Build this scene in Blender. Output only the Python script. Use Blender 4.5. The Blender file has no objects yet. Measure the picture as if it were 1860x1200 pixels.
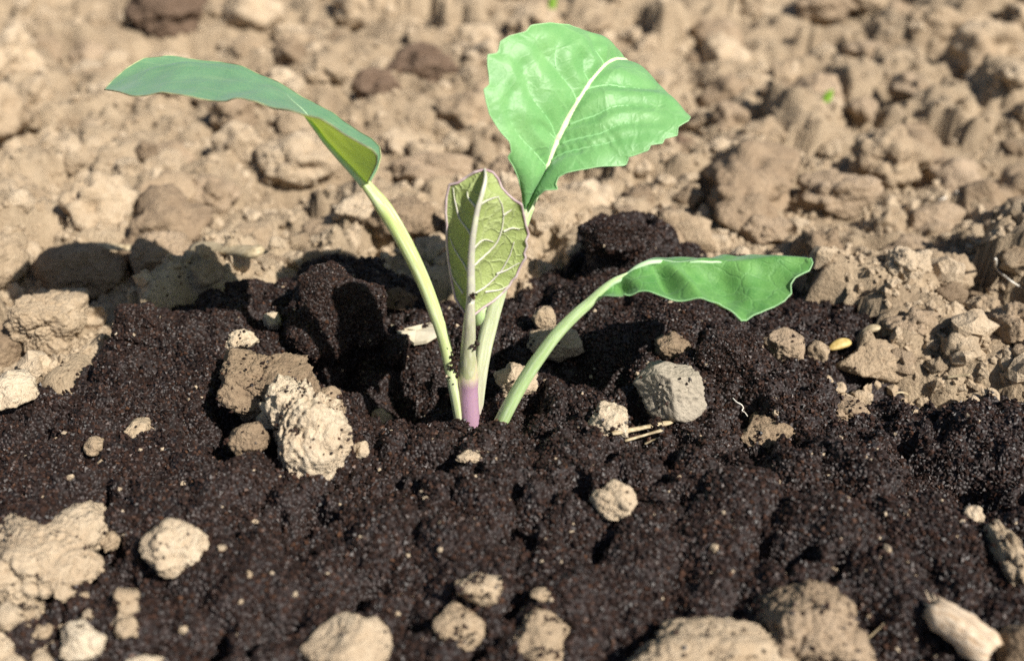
import bpy, math, random
import numpy as np
from mathutils import Vector, Matrix, Euler

rng = np.random.default_rng(11)
random.seed(11)
scene = bpy.context.scene
COL = scene.collection
CM = 0.01

# ------------------------------------------------------------------ camera
PITCH = math.radians(30.0)
FPX = 1994.0                       # focal length in photo pixels (1860 wide)
FWD = np.array([0.0, math.cos(PITCH), -math.sin(PITCH)])
UP = np.array([0.0, math.sin(PITCH), math.cos(PITCH)])
CAM = np.array([0.0103, -0.2113, 0.148])
cam_data = bpy.data.cameras.new('camera')
cam = bpy.data.objects.new('camera', cam_data)
COL.objects.link(cam)
cam.location = CAM
cam.rotation_euler = (math.radians(90) - PITCH, 0, 0)
cam_data.sensor_width = 36.0
cam_data.lens = 36.0 * FPX / 1860.0
cam_data.clip_start = 0.01
cam_data.clip_end = 500.0
cam_data.dof.use_dof = True
cam_data.dof.focus_distance = 0.258
cam_data.dof.aperture_fstop = 11.5
scene.camera = cam

# ------------------------------------------------------------------ light
SUN_AZ = Vector((0.74, -0.67, 0)).normalized()      # horizontal direction towards the sun
SUN_EL = math.radians(43)
to_sun = Vector((SUN_AZ.x * math.cos(SUN_EL), SUN_AZ.y * math.cos(SUN_EL), math.sin(SUN_EL)))
world = bpy.data.worlds.new('World')
scene.world = world
world.use_nodes = True
wn = world.node_tree
sky = wn.nodes.new('ShaderNodeTexSky')
sky.sky_type = 'NISHITA'
sky.sun_disc = False
sky.sun_elevation = SUN_EL
sky.sun_rotation = math.atan2(SUN_AZ.x, SUN_AZ.y)
wn.links.new(sky.outputs[0], wn.nodes['Background'].inputs[0])
wn.nodes['Background'].inputs[1].default_value = 0.05
sun_data = bpy.data.lights.new('sun', 'SUN')
sun_data.energy = 4.95
sun_data.angle = math.radians(0.55)
sun_data.color = (1.0, 0.955, 0.88)
sun = bpy.data.objects.new('sun', sun_data)
COL.objects.link(sun)
sun.rotation_euler = to_sun.to_track_quat('Z', 'Y').to_euler()
sun.location = (1, -1, 2)
scene.view_settings.view_transform = 'Standard'
scene.view_settings.look = 'None'
scene.view_settings.gamma = 1.0
scene.view_settings.exposure = 0.72
scene.render.engine = 'CYCLES'
scene.cycles.use_denoising = False
scene.cycles.max_bounces = 6
scene.cycles.transmission_bounces = 4

# ------------------------------------------------------------------ photo pixel -> place
def ray(px, py):
    return FWD + (px - 930.0) / FPX * np.array([1.0, 0, 0]) + (600.0 - py) / FPX * UP
def at(px, py, Y):                 # Y: centimetres beyond the seedling's foot
    d = ray(px, py)
    return CAM + d * ((Y * CM - CAM[1]) / d[1])
def ground(px, py, z=0.0):
    d = ray(px, py)
    return CAM + d * ((z - CAM[2]) / d[2])
def project(P):
    v = P - CAM
    dep = v @ FWD
    return 930 + FPX * v[..., 0] / dep, 600 - FPX * (v @ UP) / dep, dep

# ------------------------------------------------------------------ noise
_perm = np.random.default_rng(5).permutation(256)
_perm = np.concatenate([_perm, _perm, _perm])
_grad = np.random.default_rng(6).normal(size=(256, 3))
_grad /= np.linalg.norm(_grad, axis=1)[:, None]
def perlin(p):
    p = np.asarray(p, dtype=np.float64)
    i = np.floor(p).astype(np.int64)
    f = p - i
    i &= 255
    w = f * f * f * (f * (f * 6 - 15) + 10)
    out = 0
    for dx in (0, 1):
        for dy in (0, 1):
            for dz in (0, 1):
                h = _perm[_perm[_perm[(i[..., 0] + dx) & 255] + ((i[..., 1] + dy) & 255)] + ((i[..., 2] + dz) & 255)]
                g = _grad[h]
                d = g[..., 0] * (f[..., 0] - dx) + g[..., 1] * (f[..., 1] - dy) + g[..., 2] * (f[..., 2] - dz)
                wx = w[..., 0] if dx else 1 - w[..., 0]
                wy = w[..., 1] if dy else 1 - w[..., 1]
                wz = w[..., 2] if dz else 1 - w[..., 2]
                out = out + d * wx * wy * wz
    return out * 1.6
def perlin2(X, Y, s, seed=0.0):
    return perlin(np.stack([X * s, Y * s, np.full_like(X, seed + 0.37)], -1))

# ------------------------------------------------------------------ mesh helpers
def mesh_from(name, V, F, smooth=True, uv=None):
    V = np.asarray(V, dtype=np.float32)
    me = bpy.data.meshes.new(name)
    if isinstance(F, np.ndarray):
        n, k = F.shape
        me.vertices.add(len(V)); me.vertices.foreach_set('co', V.ravel())
        me.loops.add(n * k); me.loops.foreach_set('vertex_index', F.astype(np.int32).ravel())
        me.polygons.add(n)
        me.polygons.foreach_set('loop_start', np.arange(0, n * k, k, dtype=np.int32))
        me.update(calc_edges=True)
    else:
        me.from_pydata([tuple(v) for v in V], [], F)
        me.update()
    me.polygons.foreach_set('use_smooth', np.full(len(me.polygons), bool(smooth)))
    if uv is not None:
        L = me.uv_layers.new(name='UVMap')
        vi = np.empty(len(me.loops), dtype=np.int32)
        me.loops.foreach_get('vertex_index', vi)
        L.data.foreach_set('uv', np.asarray(uv, dtype=np.float32)[vi].ravel())
    me.validate()
    return me
def add_attr(me, name, vals):
    a = me.attributes.new(name, 'FLOAT', 'POINT')
    a.data.foreach_set('value', np.asarray(vals, dtype=np.float32))
def obj(name, me, mat=None, parent=None, label=None, cat=None, group=None, kind=None):
    o = bpy.data.objects.new(name, me)
    COL.objects.link(o)
    if mat is not None and me is not None and not me.materials:
        me.materials.append(mat)
    if parent is not None:
        o.parent = parent
    if label: o['label'] = label
    if cat: o['category'] = cat
    if group: o['group'] = group
    if kind: o['kind'] = kind
    return o

# ------------------------------------------------------------------ materials
def new_mat(name):
    m = bpy.data.materials.new(name)
    m.use_nodes = True
    nt = m.node_tree
    return m, nt, nt.nodes['Principled BSDF']
def N(nt, kind, **kw):
    n = nt.nodes.new(kind)
    for k, v in kw.items():
        if k.startswith('i_'):
            n.inputs[k[2:].replace('_', ' ')].default_value = v
        else:
            setattr(n, k, v)
    return n
def ramp(nt, stops, src, interp='LINEAR'):
    r = nt.nodes.new('ShaderNodeValToRGB')
    r.color_ramp.interpolation = interp
    e = r.color_ramp.elements
    while len(e) < len(stops): e.new(0.5)
    for k, (p, c) in enumerate(stops):
        e[k].position = p
        e[k].color = (*c, 1)
    nt.links.new(src, r.inputs[0])
    return r.outputs[0]
def mixc(nt, fac, a, b, mode='MIX'):
    m = nt.nodes.new('ShaderNodeMix')
    m.data_type = 'RGBA'; m.blend_type = mode
    for sock, v in ((m.inputs[0], fac), (m.inputs[6], a), (m.inputs[7], b)):
        if hasattr(v, 'links'): nt.links.new(v, sock)
        elif isinstance(v, (int, float)): sock.default_value = v
        else: sock.default_value = (*v, 1)
    return m.outputs[2]
def math_n(nt, op, a, b=0.5):
    m = nt.nodes.new('ShaderNodeMath'); m.operation = op
    for sock, v in ((m.inputs[0], a), (m.inputs[1], b)):
        if hasattr(v, 'links'): nt.links.new(v, sock)
        else: sock.default_value = v
    return m.outputs[0]

def clay(name, dark, mid, light, spread=0.22, bump=1.0, patch=0.0):
    m, nt, b = new_mat(name)
    L = nt.links
    tc = N(nt, 'ShaderNodeTexCoord')
    info = N(nt, 'ShaderNodeObjectInfo')
    add = N(nt, 'ShaderNodeVectorMath', operation='ADD')
    L.new(tc.outputs['Object'], add.inputs[0])
    comb = N(nt, 'ShaderNodeCombineXYZ')
    for k in range(3): L.new(info.outputs['Random'], comb.inputs[k])
    L.new(comb.outputs[0], add.inputs[1])
    co = add.outputs[0]
    n1 = N(nt, 'ShaderNodeTexNoise', i_Scale=75.0, i_Detail=6.0, i_Roughness=0.65); L.new(co, n1.inputs['Vector'])
    n2 = N(nt, 'ShaderNodeTexNoise', i_Scale=650.0, i_Detail=5.0, i_Roughness=0.7); L.new(co, n2.inputs['Vector'])
    n3 = N(nt, 'ShaderNodeTexNoise', i_Scale=2100.0, i_Detail=3.0, i_Roughness=0.6); L.new(co, n3.inputs['Vector'])
    vo = N(nt, 'ShaderNodeTexVoronoi', i_Scale=900.0); L.new(co, vo.inputs['Vector'])
    f = math_n(nt, 'ADD', math_n(nt, 'MULTIPLY', n1.outputs[0], 0.55), math_n(nt, 'MULTIPLY', n2.outputs[0], 0.45))
    f = math_n(nt, 'ADD', f, math_n(nt, 'MULTIPLY', math_n(nt, 'SUBTRACT', info.outputs['Random'], 0.5), spread))
    n0 = N(nt, 'ShaderNodeTexNoise', i_Scale=9.0, i_Detail=3.0, i_Roughness=0.6); L.new(co, n0.inputs['Vector'])
    f = math_n(nt, 'ADD', f, math_n(nt, 'MULTIPLY', math_n(nt, 'SUBTRACT', n0.outputs[0], 0.5), patch))
    c = ramp(nt, [(0.30, dark), (0.5, mid), (0.68, light)], f)
    # sparse dark grains and rusty specks
    sp = N(nt, 'ShaderNodeTexVoronoi', i_Scale=420.0); L.new(co, sp.inputs['Vector'])
    spk = ramp(nt, [(0.10, (1, 1, 1)), (0.17, (0, 0, 0))], sp.outputs['Distance'])
    gate = ramp(nt, [(0.78, (0, 0, 0)), (0.82, (1, 1, 1))], sp.outputs['Color'])
    c = mixc(nt, math_n(nt, 'MULTIPLY', spk, gate), c, (0.07, 0.035, 0.02))
    L.new(c, b.inputs['Base Color'])
    b.inputs['Roughness'].default_value = 0.95
    b.inputs['Specular IOR Level'].default_value = 0.15
    h = math_n(nt, 'ADD', math_n(nt, 'MULTIPLY', n2.outputs[0], 1.0), math_n(nt, 'MULTIPLY', n3.outputs[0], 0.30))
    h = math_n(nt, 'SUBTRACT', h, math_n(nt, 'MULTIPLY', vo.outputs['Distance'], 0.25))
    bp = N(nt, 'ShaderNodeBump', i_Strength=0.9, i_Distance=0.0016 * bump); L.new(h, bp.inputs['Height'])
    L.new(bp.outputs[0], b.inputs['Normal'])
    return m
M_CLAY = clay('dry_clay', (0.29, 0.21, 0.135), (0.41, 0.31, 0.205), (0.53, 0.42, 0.295))
M_FIELD = clay('tilled_clay', (0.27, 0.20, 0.13), (0.41, 0.315, 0.21), (0.53, 0.42, 0.30), patch=0.45)
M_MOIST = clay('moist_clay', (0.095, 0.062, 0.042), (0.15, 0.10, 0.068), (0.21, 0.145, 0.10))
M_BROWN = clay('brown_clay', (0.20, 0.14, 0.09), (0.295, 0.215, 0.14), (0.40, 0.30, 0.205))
M_PALE = clay('pale_clay', (0.40, 0.30, 0.20), (0.52, 0.41, 0.285), (0.62, 0.52, 0.385), spread=0.15)
M_STONE = clay('grey_stone', (0.28, 0.24, 0.185), (0.36, 0.31, 0.24), (0.46, 0.40, 0.31), spread=0.1, bump=0.5)

def compost_mat():
    m, nt, b = new_mat('dark_compost_grain')
    L = nt.links
    at_ = N(nt, 'ShaderNodeAttribute', attribute_name='tone')
    c = ramp(nt, [(0.0, (0.008, 0.0053, 0.0047)), (0.45, (0.022, 0.0125, 0.0098)), (0.75, (0.044, 0.0225, 0.0155)),
                  (0.93, (0.090, 0.044, 0.024)), (0.975, (0.12, 0.075, 0.045)), (1.0, (0.38, 0.30, 0.21))], at_.outputs['Fac'])
    L.new(c, b.inputs['Base Color'])
    b.inputs['Roughness'].default_value = 0.45
    b.inputs['Specular IOR Level'].default_value = 0.24
    return m
M_GRAIN = compost_mat()
def compost_bed():
    m, nt, b = new_mat('dark_compost_bed')
    L = nt.links
    tc = N(nt, 'ShaderNodeTexCoord')
    n = N(nt, 'ShaderNodeTexNoise', i_Scale=900.0, i_Detail=4.0); L.new(tc.outputs['Object'], n.inputs['Vector'])
    v = N(nt, 'ShaderNodeTexVoronoi', i_Scale=1100.0); L.new(tc.outputs['Object'], v.inputs['Vector'])
    L.new(ramp(nt, [(0.3, (0.008, 0.005, 0.0045)), (0.7, (0.030, 0.017, 0.014))], n.outputs[0]), b.inputs['Base Color'])
    b.inputs['Roughness'].default_value = 0.6
    bp = N(nt, 'ShaderNodeBump', i_Strength=1.0, i_Distance=0.0008, invert=True); L.new(v.outputs['Distance'], bp.inputs['Height'])
    L.new(bp.outputs[0], b.inputs['Normal'])
    return m
M_BED = compost_bed()

def leaf_mat(name, dark, light, trans, vein, tr=0.35, rough=0.42, net=1.0, netscale=2.6, netcol=0.35, bloom=0.0, netbump=0.0003, sheen=0.0, spec=0.28, streak=0.0):
    m, nt, b = new_mat(name)
    L = nt.links
    uv = N(nt, 'ShaderNodeUVMap', uv_map='UVMap')
    wob = N(nt, 'ShaderNodeTexNoise', i_Scale=3.0, i_Detail=3.0); L.new(uv.outputs[0], wob.inputs['Vector'])
    mp = N(nt, 'ShaderNodeVectorMath', operation='MULTIPLY_ADD')
    L.new(wob.outputs['Color'], mp.inputs[0]); mp.inputs[1].default_value = (0.25, 0.25, 0.25); L.new(uv.outputs[0], mp.inputs[2])
    vo = N(nt, 'ShaderNodeTexVoronoi', feature='DISTANCE_TO_EDGE', i_Scale=netscale); L.new(mp.outputs[0], vo.inputs['Vector'])
    vo2 = N(nt, 'ShaderNodeTexVoronoi', feature='DISTANCE_TO_EDGE', i_Scale=netscale * 3.2); L.new(mp.outputs[0], vo2.inputs['Vector'])
    lines = ramp(nt, [(0.0, (1, 1, 1)), (0.075, (0, 0, 0))], vo.outputs['Distance'])
    lines2 = ramp(nt, [(0.0, (1, 1, 1)), (0.10, (0, 0, 0))], vo2.outputs['Distance'])
    mott = N(nt, 'ShaderNodeTexNoise', i_Scale=1.4, i_Detail=5.0, i_Roughness=0.6); L.new(uv.outputs[0], mott.inputs['Vector'])
    fine = N(nt, 'ShaderNodeTexNoise', i_Scale=22.0, i_Detail=3.0); L.new(uv.outputs[0], fine.inputs['Vector'])
    f = math_n(nt, 'ADD', math_n(nt, 'MULTIPLY', mott.outputs[0], 0.7), math_n(nt, 'MULTIPLY', fine.outputs[0], 0.3))
    c = ramp(nt, [(0.36, dark), (0.64, light)], f)
    net_f = math_n(nt, 'MULTIPLY', math_n(nt, 'MAXIMUM', lines, math_n(nt, 'MULTIPLY', lines2, 0.35)), netcol)
    c = mixc(nt, net_f, c, vein)
    if streak:
        smp = N(nt, 'ShaderNodeMapping'); smp.inputs['Scale'].default_value = (7.0, 0.7, 1.0); L.new(uv.outputs[0], smp.inputs['Vector'])
        sn = N(nt, 'ShaderNodeTexNoise', i_Scale=1.0, i_Detail=4.0, i_Roughness=0.6); L.new(smp.outputs[0], sn.inputs['Vector'])
        c = mixc(nt, math_n(nt, 'MULTIPLY', ramp(nt, [(0.5, (0, 0, 0)), (0.72, (1, 1, 1))], sn.outputs[0]), 0.45 * streak), c, vein)
    # insect-scar flecks, sparse
    sc_ = N(nt, 'ShaderNodeTexNoise', i_Scale=7.0, i_Detail=4.0, i_Roughness=0.7); L.new(uv.outputs[0], sc_.inputs['Vector'])
    sc2 = N(nt, 'ShaderNodeTexNoise', i_Scale=0.9, i_Detail=1.0); L.new(uv.outputs[0], sc2.inputs['Vector'])
    g = math_n(nt, 'MULTIPLY', ramp(nt, [(0.62, (0, 0, 0)), (0.68, (1, 1, 1))], sc_.outputs[0]), ramp(nt, [(0.55, (0, 0, 0)), (0.62, (1, 1, 1))], sc2.outputs[0]))
    c = mixc(nt, math_n(nt, 'MULTIPLY', g, 0.45), c, vein)
    L.new(c, b.inputs['Base Color'])
    b.inputs['Roughness'].default_value = rough
    b.inputs['Specular IOR Level'].default_value = spec
    b.inputs['Sheen Weight'].default_value = sheen
    b.inputs['Sheen Roughness'].default_value = 0.5
    b.inputs['Sheen Tint'].default_value = (0.75, 0.9, 1.0, 1)
    hh = math_n(nt, 'ADD', math_n(nt, 'MULTIPLY', lines, net), math_n(nt, 'MULTIPLY', fine.outputs[0], 0.35))
    hh = math_n(nt, 'ADD', hh, math_n(nt, 'MULTIPLY', lines2, net * 0.3))
    bp = N(nt, 'ShaderNodeBump', i_Strength=0.7, i_Distance=netbump); L.new(hh, bp.inputs['Height'])
    L.new(bp.outputs[0], b.inputs['Normal'])
    t = N(nt, 'ShaderNodeBsdfTranslucent')
    L.new(mixc(nt, 0.35, trans, c, 'MULTIPLY') if False else mixc(nt, net_f, trans, vein), t.inputs['Color'])
    L.new(bp.outputs[0], t.inputs['Normal'])
    mx = N(nt, 'ShaderNodeMixShader'); mx.inputs[0].default_value = tr
    L.new(b.outputs[0], mx.inputs[1]); L.new(t.outputs[0], mx.inputs[2])
    L.new(mx.outputs[0], nt.nodes['Material Output'].inputs['Surface'])
    return m
def plain(name, c1, c2, scale=400.0, rough=0.5, bump=0.0002, spec=0.4, stretch=(1, 1, 1), sss=0.0, uvmap=False):
    m, nt, b = new_mat(name)
    L = nt.links
    tc = N(nt, 'ShaderNodeTexCoord')
    mp = N(nt, 'ShaderNodeMapping'); mp.inputs['Scale'].default_value = stretch
    L.new(tc.outputs['UV' if uvmap else 'Object'], mp.inputs['Vector'])
    n = N(nt, 'ShaderNodeTexNoise', i_Scale=scale, i_Detail=5.0, i_Roughness=0.65); L.new(mp.outputs[0], n.inputs['Vector'])
    L.new(ramp(nt, [(0.35, c1), (0.65, c2)], n.outputs[0]), b.inputs['Base Color'])
    b.inputs['Roughness'].default_value = rough
    b.inputs['Specular IOR Level'].default_value = spec
    bp = N(nt, 'ShaderNodeBump', i_Strength=0.6, i_Distance=bump); L.new(n.outputs[0], bp.inputs['Height'])
    L.new(bp.outputs[0], b.inputs['Normal'])
    if sss:
        b.inputs['Subsurface Weight'].default_value = sss
        b.inputs['Subsurface Radius'].default_value = (0.4, 0.6, 0.2)
        b.inputs['Subsurface Scale'].default_value = 0.001
    return m
def petiole_mat(name, base, tip, streak, purple_to=0.0, purple=(0.40, 0.20, 0.33)):
    """colour runs along the stalk: v = 0 at the foot, 1 at the blade"""
    m, nt, b = new_mat(name)
    L = nt.links
    uv = N(nt, 'ShaderNodeUVMap', uv_map='UVMap')
    sep = N(nt, 'ShaderNodeSeparateXYZ'); L.new(uv.outputs[0], sep.inputs[0])
    mp = N(nt, 'ShaderNodeMapping'); mp.inputs['Scale'].default_value = (9.0, 5.0, 1.0); L.new(uv.outputs[0], mp.inputs['Vector'])
    n = N(nt, 'ShaderNodeTexNoise', i_Scale=1.6, i_Detail=5.0, i_Roughness=0.6); L.new(mp.outputs[0], n.inputs['Vector'])
    mp2 = N(nt, 'ShaderNodeMapping'); mp2.inputs['Scale'].default_value = (22.0, 9.0, 1.0); L.new(uv.outputs[0], mp2.inputs['Vector'])
    n2 = N(nt, 'ShaderNodeTexNoise', i_Scale=1.0, i_Detail=4.0, i_Roughness=0.6); L.new(mp2.outputs[0], n2.inputs['Vector'])
    c = mixc(nt, sep.outputs[1], base, tip)
    c = mixc(nt, ramp(nt, [(0.45, (0, 0, 0)), (0.68, (1, 1, 1))], n.outputs[0]), c, streak)
    c = mixc(nt, math_n(nt, 'MULTIPLY', ramp(nt, [(0.62, (0, 0, 0)), (0.72, (1, 1, 1))], n2.outputs[0]), 0.35), c, (0.16, 0.20, 0.06))
    if purple_to > 0:
        pv = math_n(nt, 'ADD', sep.outputs[1], math_n(nt, 'MULTIPLY', math_n(nt, 'SUBTRACT', n.outputs[0], 0.5), 0.06))
        c = mixc(nt, ramp(nt, [(max(0, purple_to - 0.07), (1, 1, 1)), (purple_to + 0.05, (0, 0, 0))], pv), c, purple)
    L.new(c, b.inputs['Base Color'])
    b.inputs['Roughness'].default_value = 0.42
    b.inputs['Specular IOR Level'].default_value = 0.45
    b.inputs['Subsurface Weight'].default_value = 0.25
    b.inputs['Subsurface Radius'].default_value = (0.5, 0.7, 0.2)
    b.inputs['Subsurface Scale'].default_value = 0.0012
    bp = N(nt, 'ShaderNodeBump', i_Strength=0.5, i_Distance=0.0002); L.new(n.outputs[0], bp.inputs['Height'])
    L.new(bp.outputs[0], b.inputs['Normal'])
    return m

# ------------------------------------------------------------------ ground heights
def smooth(x):
    x = np.clip(x, 0, 1)
    return x * x * (3 - 2 * x)
def axis(fine0, fine1, step, growth, mid_to, far, far_growth):
    a = list(np.arange(fine0, fine1, step))
    s = step; x = a[-1]
    while x < far:
        s = s * (1 + growth) if x < mid_to else s * (1 + far_growth)
        x += s; a.append(x)
    return a
ypos = axis(-0.17, 0.24, 0.0017, 0.0032, 1.1, 40, 0.07)
yneg = [-0.17 - (v) for v in np.cumsum(0.0022 * 1.09 ** np.arange(84))]
GY = np.array(sorted(set(yneg + ypos)))
xp = axis(0.0, 0.17, 0.0019, 0.0075, 0.6, 40, 0.08)
GX = np.array(sorted(set([-v for v in xp] + xp)))
X, Y = np.meshgrid(GX, GY)
_q = 0.009
WX = X + _q * perlin2(X, Y, 70, 1) + 0.0025 * perlin2(X, Y, 240, 2)
WY = Y + _q * perlin2(X, Y, 70, 3) + 0.0025 * perlin2(X, Y, 240, 4)

def macro(X, Y):
    far = smooth((np.hypot(X, Y) - 0.05) / 0.4)
    return (0.006 * perlin2(X, Y, 9, 11) + 0.022 * far * perlin2(X, Y, 4.2, 12) + 0.03 * smooth((np.hypot(X, Y) - 1) / 4) * perlin2(X, Y, 0.9, 13)) - 0.011
HF = macro(X, Y)
def domes(H, gx, gy, wx, wy, cx, cy, r, base, squash, power=0.5):
    for k in range(len(cx)):
        m = r[k] * 1.6
        i0, i1 = np.searchsorted(gx, (cx[k] - m, cx[k] + m))
        j0, j1 = np.searchsorted(gy, (cy[k] - m, cy[k] + m))
        if i1 - i0 < 2 or j1 - j0 < 2: continue
        d2 = ((wx[j0:j1, i0:i1] - cx[k]) ** 2 + (wy[j0:j1, i0:i1] - cy[k]) ** 2) / r[k] ** 2
        sub = H[j0:j1, i0:i1]
        b0 = base[k] if base is not None else float(sub[(j1 - j0) // 2, (i1 - i0) // 2]) - SINK * r[k]
        h = b0 + squash[k] * r[k] * np.clip(1 - d2, 0, 1) ** power
        np.maximum(sub, np.where(d2 < 1, h, -9), out=sub)
for n_, x0, x1, y0, y1, rmin, rmax, pw, SINK, sd_, ex in (
        (1500, -1.7, 1.7, 0.9, 3.2, 0.02, 0.06, 2.0, 0.4, 4, 0.6), (900, -1.2, 1.2, -1.2, -0.02, 0.01, 0.04, 2.0, 0.4, 5, 0.6),
        (1300, -0.62, 0.62, 0.02, 1.3, 0.011, 0.030, 1.8, 0.30, 1, 0.65),
        (6500, -0.58, 0.58, -0.02, 1.15, 0.0045, 0.013, 1.7, 0.42, 2, 0.6),
        (16000, -0.5, 0.5, -0.06, 0.85, 0.0022, 0.0055, 1.4, 0.45, 3, 0.6),
        (9000, -0.25, 0.25, -0.17, 0.30, 0.0016, 0.0034, 1.3, 0.40, 6, 0.6)):
    q_ = np.random.default_rng(sd_)
    domes(HF, GX, GY, WX, WY, q_.uniform(x0, x1, n_), q_.uniform(y0, y1, n_), rmin + (rmax - rmin) * q_.random(n_) ** pw, None, q_.uniform(0.55, 1.0, n_), ex)
near = 1 - smooth((np.hypot(X, Y) - 0.8) / 1.5)
gap = perlin2(X, Y, 45, 23) + 0.6 * perlin2(X, Y, 110, 24)
HF -= 0.011 * smooth((gap - 0.34) / 0.5) * near
HF += 0.0016 * perlin2(X, Y, 150, 21) * near + 0.0011 * perlin2(X, Y, 380, 22) * near

PRESS = [(98, 600, 85), (0, 490, 60), (5, 630, 55), (150, 500, 100), (300, 490, 75), (15, 710, 60), (375, 505, 40), (220, 550, 60), (420, 475, 70), (215, 460, 50), (300, 50, 80), (1620, 300, 85), (1490, 475, 65), (1510, 370, 95), (1647, 490, 55), (545, 305, 90)]

# dark compost: outline on the ground, read off the photo, then its own relief
MB = [(-60, 800), (0, 690), (40, 662), (130, 640), (215, 585), (290, 560), (420, 522), (520, 500), (600, 478), (690, 490),
      (760, 500), (850, 500), (950, 500), (1040, 450), (1090, 405), (1170, 395), (1230, 440), (1320, 470), (1430, 490), (1530, 520), (1640, 575),
      (1560, 610), (1470, 640), (1560, 690), (1700, 690), (1920, 700), (2100, 900), (2200, 1300), (900, 1420), (-300, 1420), (-260, 1000)]
MBP = np.array([ground(a, b, 0.004)[:2] for a, b in MB])
def sdist(x, y):                    # + inside the compost outline
    d = np.full(x.shape, 1e9); ins = np.zeros(x.shape, bool)
    for k in range(len(MBP)):
        a = MBP[k]; b = MBP[(k + 1) % len(MBP)]
        e = b - a
        t = np.clip(((x - a[0]) * e[0] + (y - a[1]) * e[1]) / (e @ e), 0, 1)
        d = np.minimum(d, np.hypot(x - a[0] - t * e[0], y - a[1] - t * e[1]))
        cond = ((a[1] > y) != (b[1] > y)) & (x < (b[0] - a[0]) * (y - a[1]) / (b[1] - a[1] + 1e-12) + a[0])
        ins ^= cond
    return np.where(ins, d, -d)
LUMPS = [  # photo px, py, radius cm, height cm
    (255, 610, 2.2, 0.75), (430, 560, 1.5, 0.5), (620, 520, 2.0, 0.55), (700, 540, 1.2, 0.4), (1130, 440, 1.5, 1.3), (1240, 480, 1.3, 0.5),
    (560, 690, 1.2, 0.35), (680, 690, 0.9, 0.4), (850, 850, 1.7, 0.35), (720, 815, 1.1, 0.35), (1080, 800, 1.2, 0.5), (1120, 715, 0.9, 0.5), (1010, 740, 0.8, 0.35),
    (1330, 640, 1.8, 0.6), (1450, 720, 1.6, 0.5), (960, 960, 2.5, 0.45), (1300, 900, 2.2, 0.4), (1560, 850, 1.4, 0.5), (1600, 1000, 1.9, 0.35), (1820, 800, 1.2, 0.6),
    (500, 950, 2.0, 0.2), (200, 720, 1.5, 0.25), (860, 768, 0.8, -0.25), (910, 775, 0.5, -0.25), (870, 600, 0.8, 0.2), (950, 620, 0.8, 0.2),
    (765, 705, 1.3, -1.25), (700, 660, 1.0, -0.8), (960, 790, 0.62, -1.1), (395, 740, 0.75, -1.4), (410, 800, 0.6, -1.0), (1745, 870, 1.0, -1.3), (1690, 830, 0.8, -0.8),
    (1105, 665, 1.1, -0.9), (1240, 650, 0.7, -0.6), (1495, 915, 0.55, -0.7), (600, 655, 1.5, -1.1), (1350, 800, 0.5, -0.6), (660, 990, 0.5, -0.5),
    (1230, 1010, 0.5, -0.4), (1340, 1090, 0.5, -0.8), (1610, 1110, 0.6, -0.5), (1660, 1160, 0.8, -0.7), (1850, 1080, 0.6, -0.9)]
def lumps(x, y):
    h = np.zeros_like(x)
    for px, py, r, hh in LUMPS:
        g = ground(px, py, 0.004)
        d2 = ((x - g[0]) ** 2 + (y - g[1]) ** 2) / (r * CM) ** 2
        h += hh * CM * np.exp(-1.3 * d2)
    return h
MGX = np.arange(-0.20, 0.215, 0.0012); MGY = np.arange(-0.165, 0.15, 0.0012)
MX, MY = np.meshgrid(MGX, MGY)
SD = sdist(MX, MY) + 0.007 * perlin2(MX, MY, 60, 31) + 0.004 * perlin2(MX, MY, 180, 32)
HM0 = -0.003 + 0.005 * smooth(SD / 0.03) + lumps(MX, MY) + 0.003 * perlin2(MX, MY, 35, 33)
HM = HM0.copy() - 0.001
MWX = MX + 0.004 * perlin2(MX, MY, 110, 34) + 0.0012 * perlin2(MX, MY, 420, 36); MWY = MY + 0.004 * perlin2(MX, MY, 110, 35) + 0.0012 * perlin2(MX, MY, 420, 37)
def bilin(H, gx, gy, x, y):
    i = np.clip(np.searchsorted(gx, x) - 1, 0, len(gx) - 2); j = np.clip(np.searchsorted(gy, y) - 1, 0, len(gy) - 2)
    u = np.clip((x - gx[i]) / (gx[i + 1] - gx[i]), 0, 1); v = np.clip((y - gy[j]) / (gy[j + 1] - gy[j]), 0, 1)
    return H[j, i] * (1 - u) * (1 - v) + H[j, i + 1] * u * (1 - v) + H[j + 1, i] * (1 - u) * v + H[j + 1, i + 1] * u * v
_r = np.random.default_rng(40)
for n, r0, r1, pw, sink in ((330, 0.006, 0.015, 1.5, 0.50), (2600, 0.0025, 0.0065, 1.5, 0.36), (5200, 0.0014, 0.003, 1.2, 0.2)):
    cx = _r.uniform(MGX[0], MGX[-1], n); cy = _r.uniform(MGY[0], MGY[-1], n)
    r = r0 + (r1 - r0) * _r.random(n) ** pw
    domes(HM, MGX, MGY, MWX, MWY, cx, cy, r, bilin(HM0, MGX, MGY, cx, cy) - sink * r + _r.normal(0, 0.0007, n), _r.uniform(0.7, 1.1, n), 0.6)
# crevices
cr = perlin2(MX, MY, 85, 51) + 0.5 * perlin2(MX, MY, 190, 52)
HM -= 0.0075 * smooth((cr - 0.38) / 0.30)
HM = np.where(SD > 0, HM, HM + np.maximum(SD * 1.2, -0.03))
for px, py, rr in PRESS:
    g = ground(px, py, -0.004)
    dep = (g - CAM) @ FWD
    R0 = rr * dep / FPX * 1.15
    w_ = np.exp(-(((X - g[0]) ** 2 + (Y - g[1] + 0.3 * R0) ** 2) / R0 ** 2) ** 1.5)
    HF = HF * (1 - w_) + w_ * (np.minimum(HF, macro(X, Y) - 0.001) * 0.7 + 0.3 * HF)
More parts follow.
